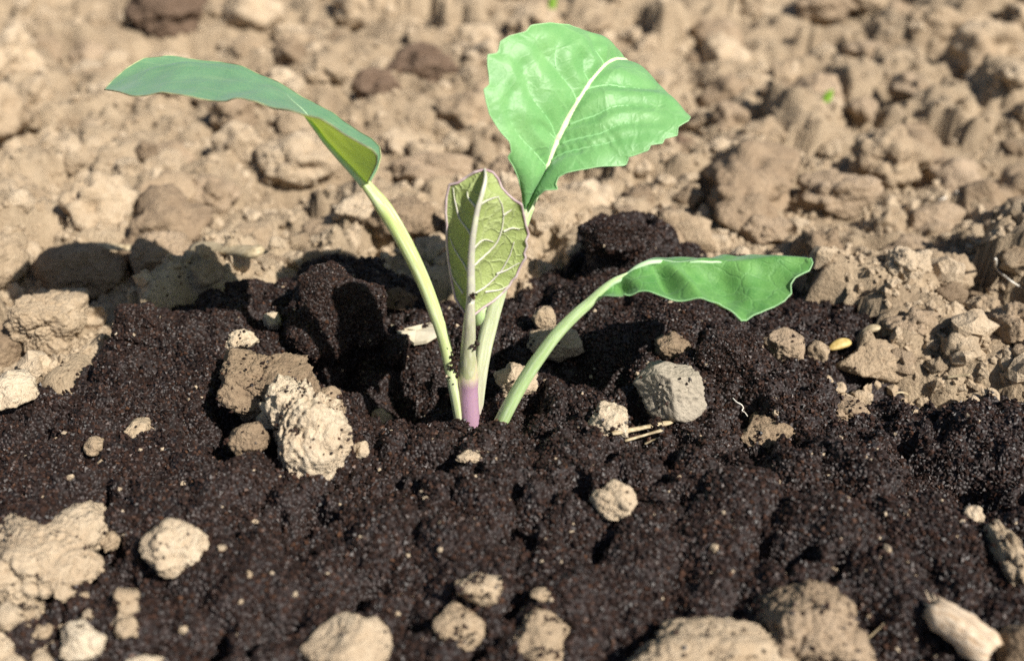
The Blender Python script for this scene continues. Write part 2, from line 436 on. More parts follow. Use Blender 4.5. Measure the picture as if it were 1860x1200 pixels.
# the field is pressed down under the compost so that it stays buried there
sd_f = bilin(SD, MGX, MGY, X, Y)
inside = (X > MGX[0]) & (X < MGX[-1]) & (Y > MGY[0]) & (Y < MGY[-1])
hm_f = bilin(HM, MGX, MGY, X, Y)
HF = np.where(inside, np.where(sd_f > 0.004, np.minimum(HF, hm_f - 0.004), HF - 0.004 * smooth((sd_f + 0.01) / 0.014)), HF)

def hf(x, y): return bilin(HF, GX, GY, np.atleast_1d(x), np.atleast_1d(y))
def hm(x, y): return bilin(HM, MGX, MGY, np.atleast_1d(x), np.atleast_1d(y))
def height(x, y):
    x = np.atleast_1d(np.asarray(x, float)); y = np.atleast_1d(np.asarray(y, float))
    a = hf(x, y)
    ok = (x > MGX[0]) & (x < MGX[-1]) & (y > MGY[0]) & (y < MGY[-1])
    return np.where(ok, np.maximum(a, hm(x, y)), a)

def grid_faces(ny, nx):
    idx = np.arange(ny * nx).reshape(ny, nx)
    return np.stack([idx[:-1, :-1], idx[:-1, 1:], idx[1:, 1:], idx[1:, :-1]], -1).reshape(-1, 4)
obj('field_soil', mesh_from('field_soil', np.stack([X, Y, HF], -1).reshape(-1, 3), grid_faces(*X.shape)), M_FIELD, kind='structure')
F = grid_faces(*MX.shape)
keep = (SD.reshape(-1)[F] > -0.012).any(1)
used = np.unique(F[keep]); remap = -np.ones(MX.size, int); remap[used] = np.arange(len(used))
obj('compost_ground', mesh_from('compost_ground', np.stack([MX, MY, HM], -1).reshape(-1, 3)[used], remap[F[keep]]), M_BED, kind='structure')

# ------------------------------------------------------------------ grains (too many to count)
def bipyramid():
    v = [(math.cos(a), math.sin(a), 0) for a in np.arange(5) * math.tau / 5] + [(0, 0, 1), (0, 0, -1)]
    f = [(k, (k + 1) % 5, 5) for k in range(5)] + [((k + 1) % 5, k, 6) for k in range(5)]
    return np.array(v), np.array(f)
BV, BF = bipyramid()
def random_rot(n, r_):
    q = r_.normal(size=(n, 4)); q /= np.linalg.norm(q, axis=1)[:, None]
    w, x, y, z = q.T
    return np.stack([np.stack([1 - 2 * (y * y + z * z), 2 * (x * y - z * w), 2 * (x * z + y * w)], -1),
                     np.stack([2 * (x * y + z * w), 1 - 2 * (x * x + z * z), 2 * (y * z - x * w)], -1),
                     np.stack([2 * (x * z - y * w), 2 * (y * z + x * w), 1 - 2 * (x * x + y * y)], -1)], 1)
def grains_mesh(name, P, size, seed, stretch=(0.55, 1.25), tone=None):
    r_ = np.random.default_rng(seed)
    n = len(P)
    V = BV[None] * (1 + r_.normal(0, 0.16, (n, 7, 1)))
    V = V * (size[:, None] * r_.uniform(*stretch, (n, 3)))[:, None, :]
    V = np.einsum('nij,nkj->nki', random_rot(n, r_), V) + P[:, None, :]
    Fs = BF[None] + (np.arange(n) * 7)[:, None, None]
    me = mesh_from(name, V.reshape(-1, 3), Fs.reshape(-1, 3), smooth=False)
    t = r_.beta(2.0, 2.6, n) if tone is None else tone
    if tone is None:
        t = t * 0.92
        t[r_.random(n) < 0.004] = 1.0
    add_attr(me, 'tone', np.repeat(t, 7))
    return me
def frame_mask(P, pad=140):
    px, py, dep = project(P)
    return (px > -pad) & (px < 1860 + pad) & (py > -pad) & (py < 1200 + pad) & (dep > 0.02)
r_ = np.random.default_rng(77)
n = 330000
gx = r_.uniform(MGX[0], MGX[-1], n); gy = r_.uniform(MGY[0], MGY[-1], n)
sdv = bilin(SD, MGX, MGY, gx, gy)
P = np.stack([gx, gy, hm(gx, gy)], -1)
ok = (sdv > -0.001) & frame_mask(P, 260) & (P[:, 2] > hf(gx, gy) - 0.001)
P = P[ok]
P = P[:112000]
size = 0.00036 + 0.00032 * r_.random(len(P)) ** 1.3
P[:, 2] += r_.uniform(-0.35, 0.9, len(P)) * size
obj('compost_grains', grains_mesh('compost_grains', P, size, 78), M_GRAIN, kind='stuff', label='loose dark brown compost grains heaped round the seedling', cat='compost')
print('grains', len(P))
# stray grains round the edge of the heap
n = 60000
gx = r_.uniform(-0.2, 0.2, n); gy = r_.uniform(-0.15, 0.16, n)
sdv = bilin(SD, MGX, MGY, gx, gy)
ok = (sdv < 0) & (sdv > -0.06) & (r_.random(n) < 0.16 * np.exp(sdv / 0.010) + 0.006)
P = np.stack([gx[ok], gy[ok], hf(gx[ok], gy[ok]) + 0.0002], -1)
obj('stray_compost_grains', grains_mesh('stray', P, 0.0003 + 0.0003 * r_.random(len(P)), 79), M_GRAIN, kind='stuff', label='dark compost grains strewn thinly over the brown clods', cat='compost')

# ------------------------------------------------------------------ clods
import bmesh
_ico = {}
def ico(sub):
    if sub not in _ico:
        bm = bmesh.new(); bmesh.ops.create_icosphere(bm, subdivisions=sub, radius=1.0)
        bm.verts.ensure_lookup_table()
        _ico[sub] = (np.array([v.co[:] for v in bm.verts]), np.array([[v.index for v in f.verts] for f in bm.faces]))
        bm.free()
    return _ico[sub]
def clod_shape(seed, sub=4, planes=(), lump=0.22, knob=0.13, fine=0.05, facets=7, facet_d=(0.62, 0.9), blobs=None):
    r_ = np.random.default_rng(seed)
    D, Fc = ico(sub)
    rad = np.ones(len(D))
    if blobs:                       # union of balls, found along each direction from the middle
        lo = np.zeros(len(D)); hi = np.full(len(D), 2.5)
        for _ in range(26):
            m = np.linspace(1, 0, 27)[_]
            p = D * (m * 2.5)
            inside = np.zeros(len(D), bool)
            for bx, by, bz, br in blobs:
                inside |= ((p - (bx, by, bz)) ** 2).sum(1) < br * br
            lo = np.where((lo == 0) & inside, m * 2.5, lo)
        rad = np.maximum(lo, 0.3)
        for _ in range(2):          # soften the steps between the balls
            acc = np.zeros(len(D)); cnt = np.zeros(len(D))
            for a, b in ((0, 1), (1, 2), (2, 0)):
                np.add.at(acc, Fc[:, a], rad[Fc[:, b]]); np.add.at(cnt, Fc[:, a], 1)
                np.add.at(acc, Fc[:, b], rad[Fc[:, a]]); np.add.at(cnt, Fc[:, b], 1)
            rad = 0.5 * rad + 0.5 * acc / cnt
    off = r_.uniform(0, 200, 3)
    for _ in range(facets):         # broken flat faces
        nrm = r_.normal(size=3); nrm /= np.linalg.norm(nrm)
        d = r_.uniform(*facet_d)
        c = D @ nrm
        lim = np.where(c > 0.05, d / np.maximum(c, 0.05), 99)
        rad = np.minimum(rad, lim + 0.02 * perlin(D * 5 + off))
    for nx_, ny_, nz_, d in planes:
        nrm = np.array([nx_, ny_, nz_]); nrm = nrm / np.linalg.norm(nrm)
        c = D @ nrm
        rad = np.minimum(rad, np.where(c > 0.05, d / np.maximum(c, 0.05), 99) + 0.025 * perlin(D * 6 + off))
    P = D * rad[:, None]
    rad = rad * (1 + lump * perlin(P * 1.3 + off))
    P = D * rad[:, None]
    Dw = D + 0.10 * np.stack([perlin(D * 4 + off + 11 * k) for k in range(3)], -1)
    for cnt_, kr, amp in ((34, 0.42, 1.0), (150, 0.20, 0.62), (420, 0.11, 0.34) if sub > 4 else (260, 0.15, 0.4)):
        if sub < 4 and cnt_ > 200: continue
        C_ = r_.normal(size=(cnt_, 3)); C_ /= np.linalg.norm(C_, axis=1)[:, None]
        R_ = kr * r_.uniform(0.6, 1.25, cnt_)
        best = np.zeros(len(D))
        for c_, rr_ in zip(C_, R_):
            d2_ = ((Dw - c_) ** 2).sum(1) / rr_ ** 2
            best = np.maximum(best, np.where(d2_ < 1, np.sqrt(np.clip(1 - d2_, 0, 1)) * rr_ / kr, 0))
        rad = rad + knob * amp * (best - 0.6) * (0.55 + 0.9 * perlin(D * 1.7 + off + 20))
    rad = rad + fine * perlin(P * 13 + off) + fine * 0.6 * perlin(P * 27 + off)
    ck = perlin(P * 2.1 + off + 70)
    rad -= 0.07 * np.exp(-(ck / 0.045) ** 2) * (perlin(P * 1.1 + off + 5) > 0)
    P = D * rad[:, None]
    P -= (P.max(0) + P.min(0)) / 2
    P /= (P.max(0) - P.min(0)) / 2
    return P, Fc

def place_clod(box, label, mat, seed, depth_ratio=0.95, flat=0.8, bury=0.25, sub=5, name='soil_clod', cat='clod', rotz=0.0, grains=0, group=None, **kw):
    """a clod that fills the given photo box, resting on (and a little in) the ground"""
    x0, y0, x1, y1 = box
    cx, cy = (x0 + x1) / 2, (y0 + y1) / 2
    z = 0.005
    for _ in range(12):
        g = ground(cx, cy, z)
        dep = (g - CAM) @ FWD
        a = (x1 - x0) / 2 * dep / FPX
        hh = (y1 - y0) / 2 * dep / FPX
        d = ray(cx, cy); th = math.atan2(-d[2], d[1])
        b = hh / math.sqrt((depth_ratio * math.sin(th)) ** 2 + (flat * math.cos(th)) ** 2)
        c = b * flat; b = b * depth_ratio
        z = 0.5 * z + 0.5 * (float(height(g[0], g[1])[0]) + c * (1 - 2 * bury))
    P, Fc = clod_shape(seed, sub, **kw)
    V = P * np.array([a, b, c])
    me = mesh_from(name, V, Fc)
    o = obj(name, me, mat, None, label, cat, group)
    o.location = g
    o.rotation_euler = (0, 0, rotz)
    if grains:
        q = np.random.default_rng(seed + 900)
        up = np.where((V[:, 2] > -0.2 * c))[0]
        w = 0.4 + (perlin(V[up] * 260 + seed) > 0.15) * 3.0
        pick = q.choice(up, grains, p=w / w.sum())
        GP = V[pick] + q.normal(0, 0.00035, (grains, 3))
        gm = grains_mesh('clinging_grains', GP * 0.995, 0.00028 + 0.00026 * q.random(grains), seed + 901)
        obj('clinging_grains', gm, M_GRAIN, o, kind='stuff')
    return o

# --- foreground and middle clods read off the photograph
place_clod((-35, 898, 208, 1092), 'large pale lobed clod of dry earth beside the round pale clod', M_PALE, 101, flat=0.45, bury=0.30, sub=6, grains=45,
           lump=0.18, knob=0.11, facets=6, blobs=[(-0.2, -0.2, 0, 0.78), (0.25, 0.55, 0, 0.5), (-0.55, 0.2, 0, 0.5), (0.45, -0.45, 0, 0.5), (-0.2, -0.55, 0, 0.5)])
place_clod((256, 936, 384, 1046), 'round pale clod with a small crack, lying alone on dark compost', M_PALE, 102, flat=0.6, bury=0.22, sub=5, grains=12, lump=0.3, knob=0.15, facets=6, fine=0.06)
place_clod((103, 1126, 196, 1206), 'small pale heart-shaped clod near the large lobed clod', M_PALE, 103, flat=0.8, bury=0.2, sub=5, grains=4)
place_clod((545, 1112, 712, 1240), 'large pale faceted clod sunk in compost, apart from other clods', M_PALE, 104, flat=0.7, bury=0.25, sub=5, grains=10, facets=8)
place_clod((786, 1092, 884, 1178), 'tan clod half buried in compost under a ridged clod', M_CLAY, 105, flat=0.6, bury=0.3, sub=5, grains=50)
place_clod((826, 1040, 914, 1096), 'arched tan clod crusted with compost, touching the half buried clod', M_CLAY, 106, flat=0.7, bury=0.35, sub=5, grains=90)
place_clod((912, 1098, 1038, 1222), 'compost-crusted tan clod next to the half buried tan clod', M_CLAY, 107, flat=0.7, bury=0.3, sub=5, grains=110, facets=8)
place_clod((962, 1066, 1002, 1092), 'tiny tan crumb beside the compost-crusted tan clod', M_CLAY, 108, sub=3, grains=14)
place_clod((1118, 1120, 1460, 1290), 'broad low tan clod touching the big rounded speckled clod', M_CLAY, 109, flat=0.55, bury=0.3, sub=6, grains=120, lump=0.25)
place_clod((1368, 1050, 1578, 1240), 'big rounded brown clod speckled with compost beside the wood chip', M_BROWN, 110, flat=0.8, bury=0.25, sub=6, grains=420, facets=4, lump=0.16)
place_clod((1076, 872, 1160, 948), 'tan egg-shaped clod lying alone on the dark compost slope', M_CLAY, 111, flat=0.65, bury=0.25, sub=5, grains=10, rotz=0.5)
place_clod((394, 640, 580, 772), 'grey brown slab clod, rear half of the big broken lump', M_BROWN, 112, flat=0.75, bury=0.12, sub=6, grains=190, facets=9, facet_d=(0.5, 0.8))
place_clod((440, 664, 648, 874), 'pale crumbly clod leaning on the grey brown slab clod', M_PALE, 113, flat=0.65, bury=0.18, sub=6, grains=260, facets=7, knob=0.17, lump=0.34,
           blobs=[(-0.5, 0.55, 0, 0.42), (-0.15, 0.2, 0, 0.5), (0.25, -0.3, 0, 0.58), (0.3, -0.55, 0, 0.5)])
place_clod((412, 762, 492, 828), 'small ochre clod tucked against the pale crumbly clod', M_BROWN, 114, flat=0.8, bury=0.2, sub=5, grains=18)
place_clod((560, 700, 632, 775), 'brown knob of earth behind the pale crumbly clod', M_BROWN, 115, flat=0.8, bury=0.2, sub=5, grains=60)
place_clod((1150, 664, 1284, 764), 'angular grey stone with one sunlit face, sunk in compost', M_STONE, 116, flat=0.95, bury=0.25, sub=5, name='stone', cat='stone', facets=3, facet_d=(0.6, 0.8), knob=0.035, lump=0.10, fine=0.03, grains=30, planes=[(-0.75, -0.62, 0.1, 0.42), (0.45, -0.8, 0.35, 0.45), (0.15, 0.1, 1, 0.5), (0.9, 0.1, 0.2, 0.6)])
place_clod((1062, 722, 1144, 804), 'crumbly tan clod between the stone and the seedling\'s drooping stalk', M_PALE, 117, flat=0.7, bury=0.25, sub=5, grains=50, knob=0.2)
place_clod((956, 592, 1062, 656), 'broad tan clod behind the drooping stalk', M_CLAY, 118, flat=0.65, bury=0.25, sub=5, grains=20)
place_clod((964, 553, 1010, 602), 'knobby tan clod perched on the broad tan clod', M_CLAY, 119, flat=0.9, bury=0.1, sub=4, grains=6)
place_clod((1186, 602, 1258, 668), 'knobby brown clod just behind the angular stone', M_BROWN, 120, flat=0.8, bury=0.2, sub=5, grains=20, knob=0.2)
place_clod((896, 656, 978, 724), 'tan clod right behind the foot of the drooping stalk', M_CLAY, 121, flat=0.8, bury=0.2, sub=5, grains=12)
place_clod((1338, 746, 1452, 822), 'flat wedge of brown earth with a pale rootlet on top', M_BROWN, 122, flat=0.5, bury=0.25, sub=5, grains=40, facets=9)
place_clod((1480, 716, 1592, 784), 'crumbled olive tinged clod spread on the compost', M_BROWN, 123, flat=0.45, bury=0.35, sub=5, grains=160, knob=0.2)
place_clod((1515, 616, 1648, 692), 'sloping tan clod beside the yellow seed husk', M_CLAY, 124, flat=0.65, bury=0.25, sub=5, grains=8, facets=9)
place_clod((1386, 602, 1464, 660), 'tan clod below the tip of the drooping leaf', M_BROWN, 125, flat=0.6, bury=0.25, sub=5, grains=30)
place_clod((1462, 618, 1508, 664), 'pale nugget between the tan clods near the yellow seed husk', M_CLAY, 126, sub=4, grains=4)
place_clod((1800, 946, 1852, 1064), 'pale ridge of dry earth on the compost slope\'s edge', M_CLAY, 127, flat=0.5, bury=0.4, sub=5, grains=60, knob=0.2)
place_clod((1748, 918, 1786, 950), 'tiny pale crumb near the ridge of dry earth', M_PALE, 128, sub=4, grains=2)
place_clod((1812, 1128, 1910, 1240), 'brown clod beside the end of the wood chip', M_BROWN, 129, sub=5, grains=40)
place_clod((34, 526, 162, 648), 'pale boulder-like cracked clod between compost heap and shaded clods', M_CLAY, 130, flat=0.8, bury=0.15, sub=6, lump=0.25, facets=9, facet_d=(0.55, 0.85))
place_clod((62, 520, 100, 560), 'small knob resting on the pale boulder-like clod', M_CLAY, 131, sub=4, bury=-0.05)
place_clod((-50, 425, 52, 536), 'pale rounded clod behind the boulder-like clod', M_CLAY, 132, sub=5, bury=0.2)
place_clod((-40, 580, 50, 670), 'brown clod squeezed beside the boulder-like clod', M_BROWN, 133, sub=5, bury=0.2)
place_clod((-40, 664, 72, 752), 'pale jagged clod lying in compost by the boulder-like clod', M_PALE, 134, sub=5, bury=0.25, flat=0.6)
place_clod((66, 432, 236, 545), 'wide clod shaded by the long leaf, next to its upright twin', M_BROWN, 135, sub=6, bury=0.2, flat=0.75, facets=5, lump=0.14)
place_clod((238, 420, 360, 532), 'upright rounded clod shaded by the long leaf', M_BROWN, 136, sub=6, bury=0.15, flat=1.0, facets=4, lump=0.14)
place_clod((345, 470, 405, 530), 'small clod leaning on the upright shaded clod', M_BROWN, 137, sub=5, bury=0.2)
place_clod((406, 596, 472, 646), 'knobby pale crumb behind the grey brown slab clod', M_PALE, 138, sub=5, knob=0.2, grains=20)
place_clod((476, 566, 512, 606), 'smooth pale nugget in the shade of the dark clump', M_PALE, 139, sub=4)
place_clod((826, 816, 890, 842), 'small curled tan crumb just off the seedling\'s foot', M_PALE, 140, flat=0.5, sub=4, knob=0.25)
place_clod((226, 752, 272, 800), 'flat tan flake of earth on the dark heap', M_CLAY, 141, flat=0.35, sub=4, grains=8, facets=8)
place_clod((152, 792, 190, 830), 'tiny tan nugget on the dark heap', M_CLAY, 142, sub=4, grains=3)
place_clod((184, 964, 222, 1004), 'tiny crumbly nugget between the lobed clod and the round clod', M_CLAY, 143, sub=4, knob=0.25)
place_clod((-5, 1094, 48, 1146), 'small pale clod in the loose clods by the lobed clod', M_PALE, 144, sub=4)
place_clod((200, 1060, 256, 1120), 'crumbled tan fragment at the lobed clod\'s corner', M_CLAY, 145, sub=4, grains=20)
place_clod((674, 738, 714, 778), 'tan crumb between the pale crumbly clod and the seedling\'s foot', M_CLAY, 146, sub=4, grains=3)
place_clod((640, 800, 672, 834), 'pale crumb at the foot of the pale crumbly clod', M_PALE, 147, sub=4)
place_clod((225, 1184, 300, 1230), 'pale pebble-like clod beyond the heart-shaped clod, by compost', M_PALE, 148, sub=4)
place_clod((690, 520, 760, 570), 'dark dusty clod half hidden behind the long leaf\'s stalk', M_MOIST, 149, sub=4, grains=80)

for k, (bx, lb) in enumerate([((-24, 1040, 22, 1100), 'pale clod squeezed under the lobed clod\'s near side'), ((-30, 1146, 24, 1206), 'pale knobby clod near the small pale clod'), ((46, 1182, 104, 1226), 'pale crumb beside the heart-shaped clod'),
                            ((208, 1120, 250, 1166), 'thin tan crumb between the heart-shaped and round pale clods'), ((36, 1104, 62, 1126), 'tiny tan crumb between the heart-shaped and lobed clods'), ((60, 1130, 96, 1160), 'tan grit lump touching the heart-shaped clod')]):
    place_clod(bx, lb, M_PALE if k < 3 else M_CLAY, 160 + k, sub=4, grains=6, bury=0.2)

# --- larger clods of the tilled field
BACK = [((226, -25, 378, 78), M_MOIST, 'big dark moist clod standing out on the pale field'),
        ((636, 120, 730, 192), M_MOIST, 'dark moist clod beside a larger moist lump in the field'),
        ((700, 82, 834, 165), M_MOIST, 'large dark moist lump of earth beside a smaller moist clod'),
        ((1545, 226, 1695, 352), M_CLAY, 'big tan clod with a deep shadow beside it on the field'),
        ((1425, 312, 1600, 408), M_BROWN, 'broad brown clod touching the big tan clod on the field'),
        ((1436, 408, 1542, 524), M_BROWN, 'tall brown clod standing behind the drooping leaf\'s tip'),
        ((1600, 444, 1694, 516), M_CLAY, 'squarish tan clod beside the tall brown clod'),
        ((1345, 390, 1440, 452), M_BROWN, 'low brown clod between compost and the tall brown clod'),
        ((1604, 556, 1722, 622), M_BROWN, 'low dusty brown clod behind the yellow seed husk'),
        ((1752, 530, 1820, 596), M_CLAY, 'tan clod with a dark gap beside the trailing pale root'),
        ((1800, 545, 1880, 640), M_BROWN, 'brown clod just below the trailing pale root'),
        ((464, 236, 624, 352), M_CLAY, 'wide pale clod under the long leaf\'s stalk end'),
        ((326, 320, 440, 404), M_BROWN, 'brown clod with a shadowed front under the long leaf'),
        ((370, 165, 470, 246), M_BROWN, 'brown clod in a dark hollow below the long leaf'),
        ((700, 272, 862, 346), M_BROWN, 'brown clod behind the small upright leaf'),
        ((1640, 8, 1760, 76), M_CLAY, 'pale rounded clod at the field\'s far end beyond the big tan clod'),
        ((1440, -20, 1560, 50), M_BROWN, 'brown clod at the field\'s far end, near the pale rounded one'),
        ((1200, 240, 1262, 290), M_MOIST, 'dark pebble-like clod by the tall leaf\'s toothed edge'),
        ((640, 360, 810, 440), M_BROWN, 'clod shaded by the tall leaf, behind the long leaf\'s stalk'),
        ((600, 350, 700, 410), M_CLAY, 'tan clod at the edge of the tall leaf\'s shadow')]
for k, (bx, mt, lb) in enumerate(BACK):
    place_clod(bx, lb, mt, 200 + k, sub=5, bury=0.3, flat=0.8, lump=0.34, knob=0.26, facets=3, facet_d=(0.75, 0.95))
BOXES = [b for b, _, _ in BACK]

# --- the many look-alike clods of the field: shared shapes, each its own object
SHAPES = []
for k in range(14):
    Pc, Fc = clod_shape(300 + k, 4, lump=0.36, knob=0.27, facets=3, facet_d=(0.75, 0.95))
    SHAPES.append((Pc, Fc))
meshes = {}
r_ = np.random.default_rng(55)
placed = []
cnt = 0; tries = 0
while cnt < 240 and tries < 6000:
    tries += 1
    px = r_.uniform(-40, 1900); py = r_.uniform(-30, 700)
    s = r_.uniform(0, 1) ** 1.8
    g = ground(px, py, 0.0)
    if sdist(np.array([g[0]]), np.array([g[1]]))[0] > -0.006: continue
    rad = 0.0045 + 0.0125 * s
    if py > 420: rad *= 0.6
    if px > 1200 and py < 500: rad *= 1.1
    if any(b[0] - 6 < px < b[2] + 6 and b[1] - 6 < py < b[3] + 6 for b in BOXES): continue
    if px < 420 and py > 410: continue
    if any(math.hypot(g[0] - q[0], g[1] - q[1]) < 0.75 * (rad + q[2]) for q in placed): continue
    placed.append((g[0], g[1], rad))
    k = int(r_.integers(len(SHAPES))); mt = (M_CLAY, M_CLAY, M_CLAY, M_CLAY, M_BROWN, M_CLAY)[int(r_.integers(6))]
    if px > 1250 and r_.random() < 0.6: mt = M_BROWN
    key = (k, mt.name)
    if key not in meshes:
        meshes[key] = mesh_from('soil_clod', SHAPES[k][0] * 0.009, SHAPES[k][1]); meshes[key].materials.append(mt)
    big = 'larger' if rad > 0.0095 else 'small'
    tone_ = 'pale tan' if mt is M_CLAY else 'darker brown'
    o = obj('soil_clod', meshes[key], None, None, f'{big} {tone_} clod of crumbly earth among the field\'s ordinary clods', 'clod', f'{big} {tone_} clods on the tilled field')
    sz = np.array([r_.uniform(0.85, 1.25), r_.uniform(0.85, 1.2), r_.uniform(0.6, 0.95)]) * rad
    z = float(height(g[0], g[1])[0])
    o.location = (g[0], g[1], z + sz[2] * 0.25)
    o.rotation_euler = (r_.uniform(-0.35, 0.35), r_.uniform(-0.35, 0.35), r_.uniform(0, 6.28))
    o.scale = sz / 0.009
    cnt += 1
print('clods', cnt, tries)

# --- crumbs between them: past counting
def crumbs(name, n, region, rmin, rmax, pw, seed, mat, label, sub, inside=False):
    r_ = np.random.default_rng(seed)
    D, Fc = ico(sub)
    x0, x1, y0, y1 = region
    px = r_.uniform(x0, x1, n); py = r_.uniform(y0, y1, n)
    d = FWD[None] + ((px - 930) / FPX)[:, None] * np.array([1.0, 0, 0]) + ((600 - py) / FPX)[:, None] * UP
    G = CAM + d * ((0 - CAM[2]) / d[:, 2])[:, None]
    sdv = sdist(G[:, 0], G[:, 1])
    G = G[(sdv < -0.001 - 0.004 * r_.random(n)) | inside]
    n = len(G)
    rad = rmin + (rmax - rmin) * r_.random(n) ** pw
    S = D[None] * (1 + 0.22 * r_.normal(size=(n, len(D), 1)) * (1 if sub == 1 else 0))
    if sub > 1:
        offs = r_.uniform(0, 200, (n, 1, 3))
        S = D[None] * (1 + 0.42 * perlin(D[None] * 1.5 + offs) + 0.34 * perlin(D[None] * 3.1 + offs))[..., None]
    S = S * (rad[:, None] * r_.uniform(0.65, 1.25, (n, 3)))[:, None]
    S = np.einsum('nij,nkj->nki', random_rot(n, r_), S)
    G[:, 2] = height(G[:, 0], G[:, 1]) + rad * r_.uniform(-0.3, 0.4, n)
    V = (S + G[:, None]).reshape(-1, 3)
    Fs = (Fc[None] + (np.arange(n) * len(D))[:, None, None]).reshape(-1, 3)
    obj(name, mesh_from(name, V, Fs, smooth=False), mat, kind='stuff', label=label, cat='soil crumbs')
crumbs('soil_crumbs', 1500, (-150, 2010, -150, 760), 0.0014, 0.0048, 2.6, 61, M_CLAY, 'loose crumbs of dry earth between the field clods', 2)
crumbs('fine_soil_crumbs', 12000, (-100, 1960, -60, 760), 0.0006, 0.0018, 1.5, 62, M_CLAY, 'fine grit of dry earth over the field', 1)
crumbs('front_soil_crumbs', 70, (-120, 250, 1090, 1320), 0.0006, 0.0022, 1.8, 63, M_CLAY, 'loose crumbs of dry earth around the lobed clod', 2, True)
crumbs('scattered_crumbs', 150, (0, 1860, 560, 1200), 0.0003, 0.0011, 2.2, 64, M_CLAY, 'tiny pale crumbs of earth sprinkled over the dark compost', 1, True)

# --- dark compost clumps that stand proud of the heap
def compost_clump(box, label, seed, n, bury=0.2, flat=0.85, depth_ratio=0.95, **kw):
    o = place_clod(box, label, M_BED, seed, name='compost_clump', cat='compost', sub=5, bury=bury, flat=flat, depth_ratio=depth_ratio, **kw)
    me = o.data
    V = np.empty(len(me.vertices) * 3, np.float32); me.vertices.foreach_get('co', V); V = V.reshape(-1, 3).astype(float)
    Fi = np.array([p.vertices[:] for p in me.polygons])
    q = np.random.default_rng(seed + 1)
    A, B, C = V[Fi[:, 0]], V[Fi[:, 1]], V[Fi[:, 2]]
    ar = np.linalg.norm(np.cross(B - A, C - A), axis=1)
    f = q.choice(len(Fi), n, p=ar / ar.sum())
    u, v = q.random(n), q.random(n); sw = u + v > 1; u[sw] = 1 - u[sw]; v[sw] = 1 - v[sw]
    P = A[f] + (B - A)[f] * u[:, None] + (C - A)[f] * v[:, None]
    obj('clump_grains', grains_mesh('clump_grains', P, 0.0003 + 0.00028 * q.random(n), seed + 2), M_GRAIN, o, kind='stuff')
    return o
compost_clump((512, 470, 706, 655), 'large dark compost clump crossed by a stalk\'s shadow', 401, 9000, bury=0.08, flat=0.9, lump=0.22, knob=0.2)
compost_clump((1050, 384, 1192, 470), 'dark compost clump spilled back onto the brown field', 402, 3500, bury=0.25)
compost_clump((205, 545, 330, 640), 'dark compost clump on the crest next to the boulder-like clod', 403, 3500, bury=0.3, knob=0.2)
compost_clump((400, 505, 510, 575), 'dark compost clump in the long leaf\'s shadow edge', 404, 2600, bury=0.3)
compost_clump((690, 600, 745, 680), 'small dark compost clump on the rim of the shadowed hollow', 405, 1400, bury=0.25)
compost_clump((1260, 600, 1400, 690), 'dark compost clump beneath the drooping leaf', 406, 3000, bury=0.4)

# ------------------------------------------------------------------ tubes
def catmull(P, n):
    P = np.asarray(P, float)
    d = np.r_[0, np.cumsum(np.linalg.norm(np.diff(P, axis=0), axis=1) ** 0.5 + 1e-9)]
    s = np.linspace(0, d[-1], n)
    Q = np.vstack([2 * P[0] - P[1], P, 2 * P[-1] - P[-2]])
    D = np.r_[2 * d[0] - d[1], d, 2 * d[-1] - d[-2]]
    k = np.clip(np.searchsorted(d, s, side='right') - 1, 0, len(P) - 2)
    t0, t1, t2, t3 = D[k], D[k + 1], D[k + 2], D[k + 3]
    p0, p1, p2, p3 = Q[k], Q[k + 1], Q[k + 2], Q[k + 3]
    f = lambda a, b, ta, tb: (a * ((tb - s) / (tb - ta))[:, None] + b * ((s - ta) / (tb - ta))[:, None])
    A1, A2, A3 = f(p0, p1, t0, t1), f(p1, p2, t1, t2), f(p2, p3, t2, t3)
    B1, B2 = f(A1, A2, t0, t2), f(A2, A3, t1, t3)
    return f(B1, B2, t1, t2)
def tube(P, R, sides=12, ref=(0, -1, 0.2), groove=0.0, flat=1.0, cap=True, wob=0.0, seed=0, ribs=0.0):
    """R: radius per point; groove: furrow on the side facing ref; returns V, F, UV"""
    P = np.asarray(P, float); n = len(P)
    R = np.broadcast_to(np.asarray(R, float), (n,))
    T = np.gradient(P, axis=0); T /= np.linalg.norm(T, axis=1)[:, None]
    ref = np.asarray(ref, float)
    A = ref - (T @ ref)[:, None] * T; A /= np.linalg.norm(A, axis=1)[:, None]
    Bn = np.cross(T, A)
    th = np.arange(sides) * math.tau / sides
    prof = 1 - groove * np.exp(-((np.minimum(th, math.tau - th)) / 0.55) ** 2) + ribs * np.cos(th * 7)
    V = []
    for k in range(n):
        rr = R[k] * prof
        if wob: rr = rr * (1 + wob * np.random.default_rng(seed * 1000 + k).normal(size=sides))
        V.append(P[k] + np.outer(rr * np.cos(th) * flat, A[k]) + np.outer(rr * np.sin(th), Bn[k]))
    V = np.concatenate(V)
    F = []
    for k in range(n - 1):
        for j in range(sides):
            a = k * sides + j; b = k * sides + (j + 1) % sides
            F.append((a, b, b + sides, a + sides))
    UV = np.stack([np.tile(th / math.tau, n), np.repeat(np.linspace(0, 1, n), sides)], -1)
    if cap:
        V = np.vstack([V, P[0], P[-1]]); UV = np.vstack([UV, (0.5, 0), (0.5, 1)])
        c0, c1 = n * sides, n * sides + 1
        for j in range(sides):
            F.append((c0, (j + 1) % sides, j)); F.append((c1, (n - 1) * sides + j, (n - 1) * sides + (j + 1) % sides))
    return V, F, UV
def tube_obj(name, P, R, mat, parent=None, tags={}, smooth=True, **kw):
    V, F, UV = tube(P, R, **kw)
    return obj(name, mesh_from(name, V, F, smooth, UV), mat, parent, **tags)

